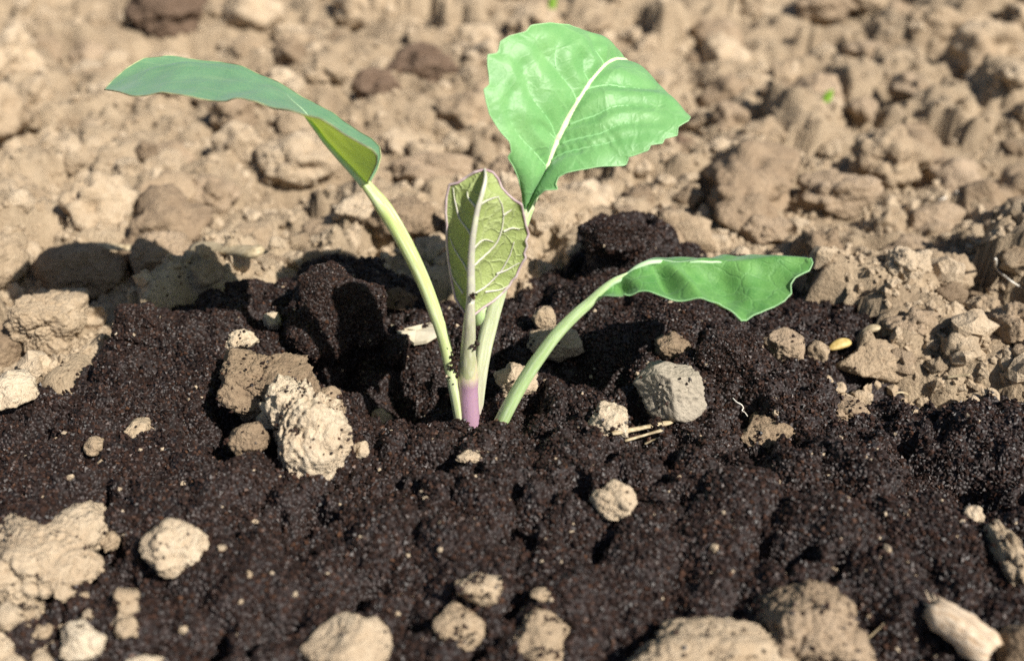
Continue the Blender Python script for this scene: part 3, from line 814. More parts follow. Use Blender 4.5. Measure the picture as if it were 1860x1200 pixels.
# ------------------------------------------------------------------ the seedling
def resample(rail, n, dense=False):
    P = np.array([at(*r) for r in rail])
    if dense:
        d = np.r_[0, np.cumsum(np.linalg.norm(np.diff(P, axis=0), axis=1))]
        s = np.linspace(0, d[-1], n)
        return np.stack([np.interp(s, d, P[:, k]) for k in range(3)], -1)
    C = catmull(P, n * 4)
    d = np.r_[0, np.cumsum(np.linalg.norm(np.diff(C, axis=0), axis=1))]
    s = np.linspace(0, d[-1], n)
    return np.stack([np.interp(s, d, C[:, k]) for k in range(3)], -1)
def gauss(P, sig):
    k = np.exp(-0.5 * (np.arange(-3 * sig, 3 * sig + 1) / sig) ** 2); k /= k.sum()
    Q = np.vstack([np.repeat(P[:1], 3 * sig, 0) + (np.arange(-3 * sig, 0)[:, None]) * (P[1] - P[0]), P,
                   np.repeat(P[-1:], 3 * sig, 0) + (np.arange(1, 3 * sig + 1)[:, None]) * (P[-1] - P[-2])])
    out = np.stack([np.convolve(Q[:, c], k, 'valid') for c in range(3)], -1)
    out[0], out[-1] = P[0], P[-1]
    return out
def make_leaf(root, label, mid, edge_a, edge_b, mat, vein_mat, margin_mat, veins, camber=(0.0, 0.0), ripple=0.0006, pucker=0.0, teeth=0.0,
              mid_r=(0.0011, 0.0003), vein_r=0.00042, side_mat=None, mid_pow=1.0, folds=(),  ns=150, nt=26, seed=0, margin_r=0.00022, lift=0.00005, vein_side=1.0):
    q = np.random.default_rng(seed)
    Mid = resample(mid, ns)
    Ea = resample(edge_a, ns, True); Eb = resample(edge_b, ns, True)
    rows = []
    tt = np.linspace(-1, 1, 2 * nt + 1)
    s = np.linspace(0, 1, ns)
    for E, sign, cam_ in ((Ea, -1, camber[0]), (Eb, 1, camber[1])):
        if teeth:
            dirn = E - Mid; L_ = np.linalg.norm(dirn, axis=1)[:, None] + 1e-9
            ph = np.cumsum(q.uniform(0.7, 1.3, ns)); ph = ph / ph[-1] * 9
            saw = (ph % 1.0)
            E = E + dirn / L_ * (teeth * (saw ** 1.5 - 0.4) * np.sin(math.pi * s) ** 0.5)[:, None]
        Es = gauss(E, 7)
        tg = np.gradient(Mid, axis=0)
        nm = np.cross(tg, Es - Mid) * sign
        nm /= np.linalg.norm(nm, axis=1)[:, None] + 1e-12
        nm = gauss(nm, 5); nm /= np.linalg.norm(nm, axis=1)[:, None] + 1e-12
        W = np.linalg.norm(Es - Mid, axis=1)
        side = []
        for t in np.linspace(0, 1, nt + 1)[1:]:
            w = t ** 6
            side.append(Mid * (1 - t) + (Es * (1 - w) + E * w) * t + nm * (cam_ * W * 4 * t * (1 - t) * 0.25)[:, None])
        rows.append((side, nm))
    grid = np.stack(rows[0][0][::-1] + [Mid] + rows[1][0], 1)         # ns x (2nt+1) x 3
    du = np.gradient(grid, axis=0); dv = np.gradient(grid, axis=1)
    Nn = np.cross(du, dv); Nn /= np.linalg.norm(Nn, axis=2)[..., None] + 1e-12
    tocam = np.sign(((CAM - grid) * Nn).sum(2).mean()); Nn *= tocam
    bell = (np.sin(math.pi * np.clip(s, 0.03, 0.97))[:, None] * (1 - 0.0 * np.abs(tt))[None])
    rp = perlin(grid * 70 + seed * 7.0) + 0.55 * perlin(grid * 170 + seed * 3.0 + 40)
    grid = grid + Nn * (ripple * rp * bell)[..., None]
    for s0, wd, amp, skew in folds:      # standing folds across the blade
        ds = (s[:, None] - s0 - skew * np.abs(tt)[None]) / wd
        grid = grid + Nn * (amp * ds * np.exp(-ds ** 2) * np.where(tt < 0, np.sin(math.pi * np.abs(tt) ** 0.8) ** 0.8 + 0.25 * np.abs(tt), 0)[None])[..., None]
    px, py, _ = project(grid)
    vl = []
    for v in veins:
        pts = []
        for a, b in v:
            k = np.argmin((px - a) ** 2 + (py - b) ** 2)
            pts.append(np.unravel_index(k, px.shape))
        vl.append(pts)
    lines = []
    for pts in vl:
        ij = catmull(np.array([(i, j, 0) for i, j in pts], float), 26)[:, :2]
        ij[:, 0] = np.clip(ij[:, 0], 0, ns - 1.001); ij[:, 1] = np.clip(ij[:, 1], 0, 2 * nt - 0.001)
        lines.append(ij)
    def samp(G, ij):
        i = ij[:, 0].astype(int); j = ij[:, 1].astype(int); u = (ij[:, 0] - i)[:, None]; v = (ij[:, 1] - j)[:, None]
        return G[i, j] * (1 - u) * (1 - v) + G[i + 1, j] * u * (1 - v) + G[i, j + 1] * (1 - u) * v + G[i + 1, j + 1] * u * v
    if pucker and lines:            # the blade swells between its veins
        allv = np.concatenate([samp(grid, ij) for ij in lines] + [Mid])
        d = np.full(grid.shape[:2], 1e9)
        for p in allv[::2]:
            d = np.minimum(d, ((grid - p) ** 2).sum(2))
        d = np.sqrt(d)
        grid = grid + Nn * (pucker * (1 - np.exp(-(d / 0.0022) ** 1.5)) * (1 - np.abs(tt)[None] ** 4))[..., None]
    arc = np.r_[0, np.cumsum(np.linalg.norm(np.diff(Mid, axis=0), axis=1))]
    wid = np.concatenate([-np.cumsum(np.linalg.norm(np.diff(grid[:, :nt + 1][:, ::-1], axis=1), axis=2), axis=1)[:, ::-1], np.zeros((ns, 1)),
                          np.cumsum(np.linalg.norm(np.diff(grid[:, nt:], axis=1), axis=2), axis=1)], 1)
    UV = np.stack([wid * 100, np.repeat(arc[:, None] * 100, 2 * nt + 1, 1)], -1).reshape(-1, 2) + seed * 13.0
    leaf = obj('leaf', mesh_from('leaf', grid.reshape(-1, 3), grid_faces(ns, 2 * nt + 1), True, UV), mat, root)
    leaf['label'] = label
    mc = grid[:, nt] + Nn[:, nt] * lift * vein_side
    tube_obj('midrib', mc, mid_r[1] + (mid_r[0] - mid_r[1]) * (1 - s) ** mid_pow, vein_mat, leaf, sides=10, ref=Nn[ns // 2, nt], flat=0.75)
    for ij in lines:
        c = samp(grid, ij) + samp(Nn, ij) * lift * vein_side
        tube_obj('vein', c, np.linspace(vein_r, vein_r * 0.35, len(c)), side_mat or vein_mat, leaf, sides=6, ref=Nn[ns // 2, nt], flat=0.8)
    for j in (0, 2 * nt):
        tube_obj('leaf_margin', grid[:, j], np.full(ns, margin_r), margin_mat, leaf, sides=6)
    return leaf

seedling = bpy.data.objects.new('cabbage_seedling', None)
COL.objects.link(seedling)
seedling.empty_display_size = 0.01
seedling['label'] = 'young cabbage-like seedling with four broad green leaves and purple stem foot'
seedling['category'] = 'seedling'

M_VEIN = plain('pale_vein', (0.50, 0.58, 0.33), (0.60, 0.66, 0.42), 500, 0.5, 0.0001, sss=0.2)
M_VEIN_L = plain('green_vein', (0.33, 0.50, 0.28), (0.42, 0.58, 0.34), 500, 0.5, 0.0001)
M_VEIN_M = plain('lilac_vein', (0.40, 0.38, 0.33), (0.54, 0.54, 0.40), 350, 0.5, 0.0001, sss=0.2)
M_VEIN_S = plain('soft_vein', (0.19, 0.42, 0.165), (0.27, 0.49, 0.22), 300, 0.45, 0.0001)
M_VEIN_R = plain('deep_vein', (0.12, 0.30, 0.08), (0.17, 0.36, 0.12), 300, 0.45, 0.0001)
M_EDGE_G = plain('green_margin', (0.20, 0.42, 0.17), (0.30, 0.48, 0.24), 300, 0.5, 0.0001)
M_EDGE = plain('pale_margin', (0.40, 0.46, 0.30), (0.52, 0.54, 0.40), 300, 0.5, 0.0001)
M_EDGE_P = plain('purple_margin', (0.30, 0.20, 0.22), (0.52, 0.45, 0.42), 250, 0.5, 0.0001)
M_EDGE_D = plain('dark_margin', (0.12, 0.10, 0.06), (0.34, 0.36, 0.18), 200, 0.5, 0.0001)
ML_B = leaf_mat('tall_leaf', (0.125, 0.325, 0.10), (0.195, 0.41, 0.145), (0.22, 0.50, 0.09), (0.33, 0.55, 0.26), tr=0.22, rough=0.47, spec=0.4, netcol=0.12, netscale=1.2, netbump=0.00012, sheen=0.2)
ML_L = leaf_mat('long_leaf', (0.125, 0.31, 0.165), (0.185, 0.385, 0.215), (0.44, 0.55, 0.02), (0.28, 0.45, 0.24), tr=0.40, rough=0.5, streak=1.0, netcol=0.05, netscale=1.6, netbump=0.00006, sheen=0.3)
ML_R = leaf_mat('drooping_leaf', (0.055, 0.19, 0.04), (0.15, 0.335, 0.085), (0.25, 0.45, 0.04), (0.26, 0.48, 0.20), tr=0.2, rough=0.55, netcol=0.14, netscale=2.4, netbump=0.00012, sheen=0.15)
ML_M = leaf_mat('upright_leaf', (0.28, 0.345, 0.115), (0.37, 0.44, 0.165), (0.35, 0.45, 0.05), (0.50, 0.55, 0.30), tr=0.25, rough=0.5, netcol=0.30, netscale=2.1, netbump=0.0003)
MP_L = petiole_mat('long_stalk', (0.46, 0.50, 0.26), (0.36, 0.47, 0.13), (0.60, 0.67, 0.42), purple_to=0.06, purple=(0.47, 0.33, 0.38))
MP_B = petiole_mat('tall_stalk', (0.46, 0.42, 0.32), (0.40, 0.52, 0.24), (0.58, 0.64, 0.44), purple_to=0.10)
MP_R = petiole_mat('drooping_stalk', (0.43, 0.58, 0.25), (0.40, 0.55, 0.25), (0.58, 0.70, 0.42))
MP_M = petiole_mat('upright_stalk', (0.40, 0.42, 0.20), (0.42, 0.40, 0.32), (0.52, 0.52, 0.36))
M_STEM = petiole_mat('stem_foot', (0.42, 0.24, 0.36), (0.52, 0.52, 0.24), (0.50, 0.40, 0.34), purple_to=0.70, purple=(0.37, 0.225, 0.30))

# stem foot (sunk into the compost)
sp = catmull([at(853, 800, 0.05), at(853, 770, 0.0), at(851, 735, 0.0), at(850, 700, 0.0), at(850, 672, -0.03), at(851, 640, -0.1)], 24)
tube_obj('stem', sp, np.interp(np.linspace(0, 1, 24), [0, 0.3, 0.6, 0.68, 0.85, 1], [0.0024, 0.0024, 0.0023, 0.00245, 0.0021, 0.0016]), M_STEM, seedling, sides=20)

# long arching leaf
_B = lambda rail: [(a, b, c + 1.4 * min(max((690 - a) / 300.0, 0), 1)) for a, b, c in rail]      # the blade sweeps away as it arches
leafL = make_leaf(seedling, 'long blue green leaf arching over to one side, folded at its base',
    *map(_B, ([(668, 338, 0.35), (640, 306, 0.45), (606, 268, 0.6), (572, 230, 0.8), (545, 197, 1.0), (518, 170, 1.15), (482, 147, 1.3), (440, 128, 1.4), (395, 117, 1.5), (340, 113, 1.5), (280, 122, 1.45), (232, 142, 1.35), (190, 163, 1.2)],
    [(668, 338, 0.35), (668, 330, 0.2), (676, 314, -0.1), (684, 297, -0.3), (685, 283, -0.45), (676, 272, -0.6), (655, 262, -0.75), (630, 247, -0.85), (605, 230, -0.95), (580, 218, -1.0), (555, 213, -1.0), (530, 207, -1.0), (505, 200, -0.95),
     (480, 190, -0.9), (462, 184, -0.85), (440, 182, -0.8), (412, 183, -0.7), (385, 178, -0.65), (350, 172, -0.55), (322, 170, -0.5), (295, 167, -0.4), (270, 171, -0.3), (245, 173, -0.1), (222, 170, 0.3), (205, 165, 0.8), (190, 163, 1.2)],
    [(668, 338, 0.35), (676, 326, 0.7), (686, 308, 1.0), (692, 285, 1.4), (690, 268, 1.8), (676, 255, 2.1), (640, 234, 2.5), (600, 205, 2.8), (560, 180, 3.0), (520, 158, 3.2), (480, 138, 3.3), (440, 122, 3.3),
     (400, 111, 3.3), (350, 104, 3.2), (300, 101, 3.0), (262, 107, 2.6), (226, 126, 2.1), (205, 145, 1.7), (190, 163, 1.2)])),
    ML_L, M_VEIN_L, M_EDGE_D, [],
    camber=(0.12, 0.5), ripple=0.0010, mid_pow=2.6, mid_r=(0.0014, 0.00004), vein_r=0.0002, seed=1, lift=-0.00032, margin_r=0.00016)
pl = catmull([at(842, 790, 0.0), at(836, 765, -0.05), at(828, 720, -0.1), at(818, 668, -0.1), at(806, 615, -0.05), at(790, 565, 0.0), at(769, 510, 0.1), at(742, 453, 0.15), at(712, 400, 0.25), at(688, 364, 0.3), at(664, 334, 0.46), at(636, 301, 0.68), at(602, 263, 1.0)], 60)
tube_obj('leafstalk', pl, np.interp(np.linspace(0, 1, 60), [0, 0.13, 0.35, 0.6, 0.74, 0.82, 0.9, 1], [0.0014, 0.00135, 0.0014, 0.0017, 0.0018, 0.0013, 0.0008, 0.0003]), MP_L, leafL, sides=22, ref=(0.75, -0.3, 0.6), groove=0.30)

# tall leaf facing the camera
leafB = make_leaf(seedling, 'tall broad sunlit leaf with toothed edges and a pale midrib',
    [(955, 392, 1.0), (966, 365, 1.05), (990, 316, 1.25), (1009, 264, 1.5), (1032, 215, 1.8), (1055, 173, 2.15), (1081, 137, 2.6), (1104, 114, 3.1), (1128, 107, 3.7), (1140, 116, 4.3), (1146, 140, 4.7)],
    [(955, 392, 1.0), (950, 375, 0.95), (948, 350, 0.9), (941, 325, 0.8), (931, 300, 0.75), (922, 286, 0.7), (929, 276, 0.7), (926, 258, 0.7), (912, 240, 0.7), (900, 224, 0.75), (889, 208, 0.8), (883, 188, 0.9), (879, 163, 1.0),
     (891, 154, 1.1), (891, 138, 1.2), (887, 118, 1.3), (887, 99, 1.4), (906, 95, 1.6), (909, 76, 1.75), (926, 66, 1.9), (956, 58, 2.1), (964, 47, 2.3), (1000, 42, 2.6), (1035, 45, 3.0), (1068, 62, 3.6), (1105, 90, 4.2), (1146, 140, 4.7)],
    [(955, 392, 1.0), (963, 380, 0.9), (974, 360, 0.75), (990, 346, 0.65), (1013, 344, 0.6), (1009, 334, 0.65), (1014, 322, 0.7), (1028, 315, 0.7), (1055, 306, 0.7), (1096, 300, 0.75), (1137, 296, 0.8), (1140, 281, 0.9), (1178, 272, 1.0), (1181, 264, 1.1),
     (1203, 261, 1.2), (1206, 253, 1.3), (1230, 246, 1.4), (1231, 231, 1.55), (1250, 220, 1.8), (1253, 214, 2.1), (1240, 203, 2.6), (1216, 181, 3.1), (1190, 156, 3.7), (1168, 145, 4.3), (1146, 140, 4.7)],
    ML_B, M_VEIN, M_EDGE_G,
    [[(1047, 187), (1035, 160), (1015, 132), (1005, 118), (985, 95)], [(1008, 120), (1010, 95), (1025, 62)], [(1012, 255), (998, 222), (975, 190), (958, 155), (945, 115)], [(1012, 255), (985, 228)],
     [(994, 308), (965, 270), (940, 245), (925, 205), (928, 160)], [(1070, 152), (1060, 130), (1058, 108)], [(1098, 118), (1082, 95), (1076, 75)],
     [(1062, 162), (1100, 157), (1150, 160), (1185, 163)], [(1033, 228), (1080, 210), (1130, 195), (1200, 192)], [(1020, 262), (1085, 245), (1140, 222), (1200, 225)], [(1000, 296), (1060, 268), (1130, 252), (1200, 245)]],
    camber=(-0.15, -0.05), ripple=0.0012, pucker=0.0015, mid_r=(0.0011, 0.0004), vein_r=0.00036, seed=2, lift=-0.00017, side_mat=M_VEIN_S, margin_r=0.00014)
pb = catmull([at(866, 790, 0.15), at(866, 745, 0.2), at(871, 690, 0.25), at(878, 640, 0.35), at(889, 590, 0.5), at(903, 540, 0.6), at(920, 485, 0.75), at(938, 435, 0.85), at(952, 398, 0.98), at(962, 374, 1.06)], 50)
tube_obj('leafstalk', pb, np.interp(np.linspace(0, 1, 50), [0, 0.2, 0.45, 0.8, 1], [0.0014, 0.0016, 0.0019, 0.0016, 0.0012]), MP_B, leafB, sides=22, ref=(0.3, -1, 0.3), groove=0.25)

# small upright leaf showing its underside
leafM = make_leaf(seedling, 'small upright olive leaf showing its netted underside and curled purple edge',
    [(853, 578, -0.35), (855, 531, -0.4), (855, 495, -0.42), (857, 440, -0.42), (861, 414, -0.42), (868, 378, -0.38), (877, 348, -0.3), (882, 325, -0.1), (880, 308, 0.3)],
    [(853, 578, -0.35), (846, 570, -0.28), (835, 556, -0.2), (827, 542, -0.1), (824, 528, -0.02), (820, 507, 0.05), (815, 474, 0.15), (812, 445, 0.2), (813, 411, 0.25), (810, 387, 0.25), (811, 357, 0.3), (816, 336, 0.3), (830, 333, 0.25), (847, 322, 0.3), (862, 313, 0.25), (880, 308, 0.3)],
    [(853, 578, -0.35), (863, 570, -0.3), (877, 559, -0.2), (896, 547, -0.05), (909, 536, 0.05), (914, 531, 0.1), (925, 519, 0.15), (930, 509, 0.2), (937, 503, 0.2), (943, 488, 0.25), (948, 478, 0.25), (955, 468, 0.25), (952, 460, 0.25), (957, 447, 0.25), (955, 438, 0.2), (960, 426, 0.25),
     (956, 412, 0.2), (953, 398, 0.2), (950, 384, 0.2), (947, 371, 0.15), (935, 364, 0.2), (922, 353, 0.25), (911, 341, 0.3), (905, 325, 0.35), (895, 313, 0.4), (880, 308, 0.3)],
    ML_M, M_VEIN_M, M_EDGE_P,
    [[(856, 488), (880, 465), (900, 443), (910, 420), (915, 393), (911, 372), (904, 358)], [(857, 537), (880, 522), (905, 498), (925, 468), (934, 440)], [(880, 530), (905, 526), (925, 515)], [(901, 497), (920, 490), (945, 478)],
     [(913, 420), (932, 414), (945, 416)], [(914, 390), (930, 380)], [(865, 376), (852, 360), (850, 348)], [(857, 428), (838, 402), (828, 372), (823, 340)], [(851, 496), (832, 462), (818, 430)], [(842, 532), (825, 505), (817, 480)],
     [(870, 372), (890, 362), (905, 358)], [(857, 455), (880, 436), (898, 440)]],
    camber=(0.5, 0.45), ripple=0.0004, pucker=-0.0007, mid_r=(0.0011, 0.00032), vein_r=0.00030, seed=3, lift=0.00015, margin_r=0.0003)
pm = catmull([at(850, 700, -0.02), at(850, 660, -0.1), at(851, 620, -0.2), at(853, 580, -0.35), at(855, 545, -0.39)], 30)
tube_obj('leafstalk', pm, np.interp(np.linspace(0, 1, 30), [0, 0.3, 0.7, 1], [0.0020, 0.0018, 0.0014, 0.0009]), MP_M, leafM, sides=20, ref=(0.2, 1, 0.3), groove=0.1)

# drooping leaf
leafR = make_leaf(seedling, 'drooping dark green leaf on a thin slanting stalk, blade hanging sideways',
    [(1082, 540, -0.3), (1096, 524, -0.3), (1116, 508, -0.28), (1140, 496, -0.22), (1160, 485, -0.15), (1182, 476, -0.1), (1214, 473, 0.0), (1250, 473, 0.05), (1287, 475, 0.05), (1312, 471, 0.05), (1361, 472, 0.0), (1411, 471, -0.05), (1448, 469, -0.1), (1473, 469, -0.2)],
    [(1082, 540, -0.3), (1097, 538, -0.55), (1112, 538, -0.7), (1129, 536, -0.8), (1133, 531, -0.8), (1144, 534, -0.85), (1159, 531, -0.9), (1178, 533, -0.95), (1193, 536, -1.0), (1213, 540, -1.05), (1238, 545, -1.1), (1263, 551, -1.15), (1282, 555, -1.2), (1302, 556, -1.25), (1319, 571, -1.35), (1329, 583, -1.4), (1342, 591, -1.45),
     (1356, 588, -1.4), (1371, 576, -1.3), (1389, 567, -1.2), (1406, 561, -1.1), (1426, 550, -1.0), (1439, 534, -0.85), (1439, 517, -0.7), (1446, 507, -0.6), (1470, 492, -0.4), (1476, 478, -0.3), (1473, 469, -0.2)],
    [(1082, 540, -0.3), (1100, 522, -0.1), (1120, 512, 0.1), (1145, 505, 0.4), (1170, 496, 0.8), (1200, 490, 1.1), (1250, 488, 1.4), (1300, 488, 1.6), (1350, 488, 1.6), (1400, 486, 1.3), (1440, 480, 0.8), (1462, 474, 0.3), (1473, 469, -0.2)],
    ML_R, M_VEIN_L, M_EDGE_G, [[(1262, 480), (1300, 515), (1340, 580)], [(1330, 478), (1365, 505), (1420, 530)]],
    camber=(-0.55, 0.4), ripple=0.0022, folds=[(0.34, 0.05, 0.0042, 0.05), (0.14, 0.05, 0.0024, 0.05), (0.60, 0.10, 0.0022, 0.1)], mid_r=(0.0008, 0.0002), vein_r=0.00016, seed=4, lift=-0.00045, side_mat=M_VEIN_R, margin_r=0.00014)
pr = catmull([at(890, 800, -0.3), at(905, 775, -0.35), at(926, 735, -0.4), at(950, 693, -0.4), at(980, 648, -0.4), at(1012, 606, -0.38), at(1045, 572, -0.35), at(1070, 550, -0.32), at(1094, 527, -0.3), at(1116, 509, -0.27), at(1140, 497, -0.22)], 50)
tube_obj('leafstalk', pr, np.interp(np.linspace(0, 1, 50), [0, 0.13, 0.42, 0.72, 0.84, 1], [0.0018, 0.0017, 0.0015, 0.0012, 0.0009, 0.0003]), MP_R, leafR, sides=20, ref=(-0.5, -0.4, 0.8), groove=0.12)
# little leaf stub below the upright blade
tube_obj('bud', catmull([at(868, 590, -0.05), at(872, 575, -0.1), at(877, 563, -0.1), at(884, 558, -0.05)], 12), np.array([0.0005, 0.0007, 0.0009, 0.001, 0.0011, 0.0011, 0.001, 0.0009, 0.0008, 0.0006, 0.0004, 0.0002]), MP_R, seedling, sides=10, flat=0.6)

# ------------------------------------------------------------------ crumbs stuck to the stalks
def stuck(px, py, Y, n, sx, sz, label, seed):
    q = np.random.default_rng(seed)
    c = at(px, py, Y)
    P = q.normal(0, 1, (n, 3)) * np.array([sx, sx, sz])
    o = obj('compost_crumb', grains_mesh('compost_crumb', P, 0.0003 + 0.0003 * q.random(n), seed), M_GRAIN, None, label, 'compost')
    o.location = c
    return o
stuck(820, 664, -0.12, 170, 0.0006, 0.0019, 'dark compost crumb clinging to the long leaf\'s stalk', 501)
stuck(859, 622, -0.24, 40, 0.0005, 0.0005, 'dark compost crumb clinging to the upright leaf\'s stalk', 502)
stuck(860, 536, -0.55, 8, 0.0003, 0.0003, 'single dark grain stuck beside the upright leaf\'s midrib', 503)

# ------------------------------------------------------------------ straw, chip, husk, rootlets
M_STRAW = plain('dry_straw', (0.24, 0.18, 0.10), (0.52, 0.42, 0.27), 700, 0.55, 0.0002)
M_CHIP = plain('pale_wood', (0.40, 0.27, 0.16), (0.66, 0.55, 0.42), 3.0, 0.75, 0.0009, stretch=(9, 1.6, 1), uvmap=True, spec=0.15)
M_HUSK = plain('yellow_husk', (0.36, 0.25, 0.07), (0.58, 0.43, 0.17), 500, 0.6, 0.0002)
M_FLAKE = plain('bleached_flake', (0.44, 0.38, 0.27), (0.62, 0.55, 0.42), 300, 0.7, 0.0003)
M_ROOT = plain('white_rootlet', (0.62, 0.56, 0.46), (0.78, 0.74, 0.66), 500, 0.6, 0.0001)
M_SPROUT = plain('fresh_sprout', (0.16, 0.34, 0.03), (0.26, 0.46, 0.06), 300, 0.5, 0.0001)
def on(px, py, lift=0.0006):
    z = 0.004
    for _ in range(12):
        g = ground(px, py, z); z = 0.5 * z + 0.5 * (float(height(g[0], g[1])[0]) + lift)
    return g
def straw(p0, p1, r, label, lift=(0.0008, 0.0008), name='straw', mat=None, flat=0.6, bend=0.0, n=14, group=None):
    a, b = on(*p0, lift[0]), on(*p1, lift[1])
    mid_ = (a + b) / 2 + np.array([0, 0, bend])
    C = catmull([a, mid_, b], n)
    R = r * (1 + 0.12 * np.sin(np.linspace(0, 9, n)))
    R[0] *= 0.8; R[-1] *= 0.6
    V, F, UV = tube(C, R, sides=8, ref=(0, -0.3, 1), flat=flat, wob=0.06, seed=int(p0[0]))
    o = obj(name, mesh_from(name, V - C[0], F, True, UV), mat or M_STRAW, None, label, 'straw', group)
    o.location = C[0]
    return o
straw((1112, 787), (1222, 766), 0.0006, 'pale straw stalk lying in front of the angular stone', (0.0016, 0.0016))
straw((1135, 800), (1205, 780), 0.00035, 'thin straw splinter parallel to the pale straw stalk', (0.001, 0.001))
straw((1170, 806), (1200, 792), 0.0003, 'shortest straw splinter by the pale straw stalk', (0.001, 0.001))
straw((1205, 757), (1228, 765), 0.0004, 'straw stub at the stone\'s foot', (0.0014, 0.0014))
straw((150, 446), (290, 452), 0.0016, 'dry reed strip lying behind the two shaded clods', (0.010, 0.010), flat=0.35)
straw((350, 449), (474, 458), 0.0026, 'broad dry reed end beside the upright shaded clod', (0.013, 0.011), flat=0.45)
straw((1720, 685), (1762, 680), 0.0004, 'short pale straw bit on the field near the compost edge', (0.001, 0.001))
straw((1622, 715), (1650, 716), 0.0003, 'tiny curved straw bit where compost meets the sloping tan clod', (0.001, 0.001), bend=0.0006)
straw((1575, 1160), (1608, 1130), 0.00016, 'hair-thin fibre beside the big rounded brown clod', (0.001, 0.001))

# wood chip
def wood_chip():
    r_ = np.random.default_rng(9)
    a, b = on(1700, 1108, 0.0045), on(1800, 1180, 0.0030)
    C = catmull([a, a * 0.7 + b * 0.3 + np.array([0, 0, 0.0004]), a * 0.3 + b * 0.7, b], 22)
    V, F, UV = tube(C, np.interp(np.linspace(0, 1, 22), [0, 0.04, 0.15, 0.85, 0.96, 1], [0.0021, 0.0028, 0.0032, 0.0033, 0.003, 0.0022]), sides=26, ref=(-0.3, -0.2, 1), flat=0.72, wob=0.0)
    V = V - C[0]
    q_ = np.arange(len(V) - 2) % 26
    V[:-2] += (np.sign(np.sin(q_ * math.tau / 26 * 2 + 0.6)) * 0.00025)[:, None] * np.array([0.5, 0.5, 0.7])
    ang = perlin(V * 160 + 3) * 0.0007 + np.tile(np.r_[0.0], len(V)) + np.abs(perlin(V * 520 + 8)) * 0.0006
    ctr = np.vstack([np.repeat(C - C[0], 26, 0), C[0] - C[0], C[-1] - C[0]])
    d = V - ctr; d /= np.linalg.norm(d, axis=1)[:, None] + 1e-9
    V = V + d * ang[:, None]
    ax = (b - a) / np.linalg.norm(b - a)
    V[:26] -= np.outer(np.abs(r_.normal(0, 0.0012, 26)), ax)
    V[-28:-2] += np.outer(np.abs(r_.normal(0, 0.0005, 26)), ax)
    o = obj('wood_chip', mesh_from('wood_chip', V, F, True, UV), M_CHIP, None, 'pale splintered chip of wood lying on the dark compost', 'wood chip')
    o.location = C[0]
    for k in range(3):
        s0 = np.array([-0.0004 + 0.001 * k, 0.0006 - 0.0008 * k, 0.001])
        tube_obj('splinter', np.array([s0, s0 - ax * 0.0012 + (0, 0, 0.0006), s0 - ax * 0.002 + (0, 0, 0.0016)]), [0.0004, 0.00025, 0.00005], M_CHIP, o, sides=5)
wood_chip()

# yellow husk
def husk(px, py, px2, py2, r, mat, label, name='seed_husk', lift=0.0018):
    a, b = on(px, py, lift), on(px2, py2, lift)
    C = catmull([a, (a + b) / 2 + np.array([0, 0, 0.0005]), b], 16)
    R = r * np.sqrt(np.clip(1 - (np.linspace(-1, 1, 16)) ** 2, 0.01, 1)) * np.linspace(0.85, 1.1, 16)
    V, F, UV = tube(C, R, sides=14, flat=0.7, ref=(0, -0.3, 1), groove=0.3)
    o = obj(name, mesh_from(name, V - C[8], F, True, UV), mat, None, label, 'seed husk')
    o.location = C[8]
husk(1506, 634, 1546, 620, 0.0016, M_HUSK, 'yellow seed husk leaning on the sloping tan clod', lift=0.003)
husk(1562, 606, 1600, 594, 0.0013, M_STRAW, 'pale tan seed husk behind the yellow seed husk')

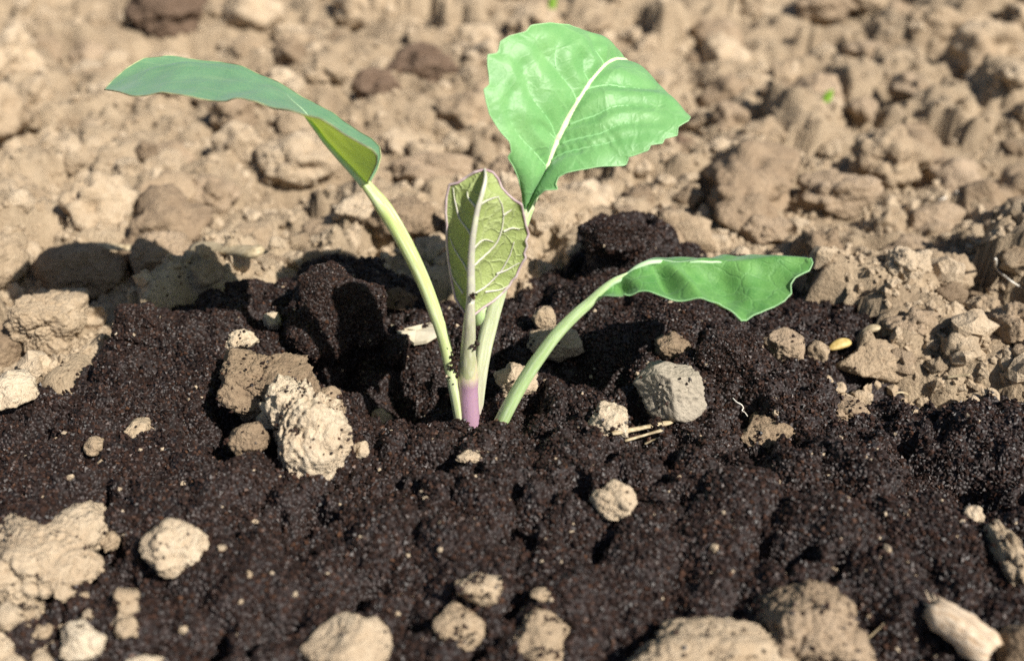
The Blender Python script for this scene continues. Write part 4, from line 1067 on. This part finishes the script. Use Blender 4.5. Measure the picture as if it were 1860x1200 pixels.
# bleached flake left of the stalks
def flake():
    rim = [(708, 588), (735, 596), (760, 590), (790, 584), (795, 606), (775, 618), (752, 622), (738, 612), (722, 603)]
    c = on(756, 604, 0.002)
    top = [on(a, b, 0.0026) for a, b in rim]
    V = [c + np.array([0, 0, 0.0008])] + [p for p in top] + [p - np.array([0, 0, 0.0009]) for p in top] + [c - np.array([0, 0, 0.0006])]
    m = len(rim)
    F = [(0, 1 + k, 1 + (k + 1) % m) for k in range(m)] + [(1 + k, 1 + m + k, 1 + m + (k + 1) % m, 1 + (k + 1) % m) for k in range(m)] + [(2 * m + 1, 1 + m + (k + 1) % m, 1 + m + k) for k in range(m)]
    V = np.array(V) - c
    o = obj('bark_flake', mesh_from('bark_flake', V, F, False), M_FLAKE, None, 'bleached flake of bark beside the long leaf\'s stalk', 'bark')
    o.location = c
flake()

# curly rootlets
def rootlet(pts, r, label, lift=0.0012):
    P = [on(a, b, lift + 0.0004 * math.sin(k * 1.7)) for k, (a, b) in enumerate(pts)]
    C = catmull(P, 40)
    V, F, UV = tube(C, np.linspace(r, r * 0.6, 40), sides=6)
    o = obj('rootlet', mesh_from('rootlet', V - C[0], F, True, UV), M_ROOT, None, label, 'root')
    o.location = C[0]
rootlet([(1331, 723), (1338, 730), (1347, 735), (1350, 740), (1348, 745), (1354, 750), (1358, 756)], 0.00018, 'white curly rootlet beside the flat wedge of earth', 0.0035)
rootlet([(1706, 366), (1730, 352), (1760, 345), (1775, 360)], 0.0004, 'fine curved root on the field behind the drooping leaf', 0.006)
rootlet([(1808, 470), (1812, 490), (1836, 510), (1860, 525)], 0.0004, 'fine pale root trailing over clods at the field\'s rim', 0.006)

# sprouts far back
def sprout(px, py, h, label):
    a = on(px, py, 0.0)
    P = [a - np.array([0, 0, 0.002]), a + np.array([0.0005, 0, 0.4 * h]), a + np.array([0.002, -0.001, h])]
    C = catmull(P, 14)
    V, F, UV = tube(C, 0.0022 * np.sin(np.linspace(0.35, 3.05, 14)), sides=8, flat=0.3)
    o = obj('sprout', mesh_from('sprout', V - C[0], F, True, UV), M_SPROUT, None, label, 'sprout')
    o.location = C[0]
sprout(1001, 26, 0.014, 'bright green sprout poking up behind the tall leaf')
sprout(1500, 185, 0.006, 'tiny green sprout alone among the field clods')
sprout(1262, 420, 0.004, 'tiny yellow green sprout behind the spilled compost clump')
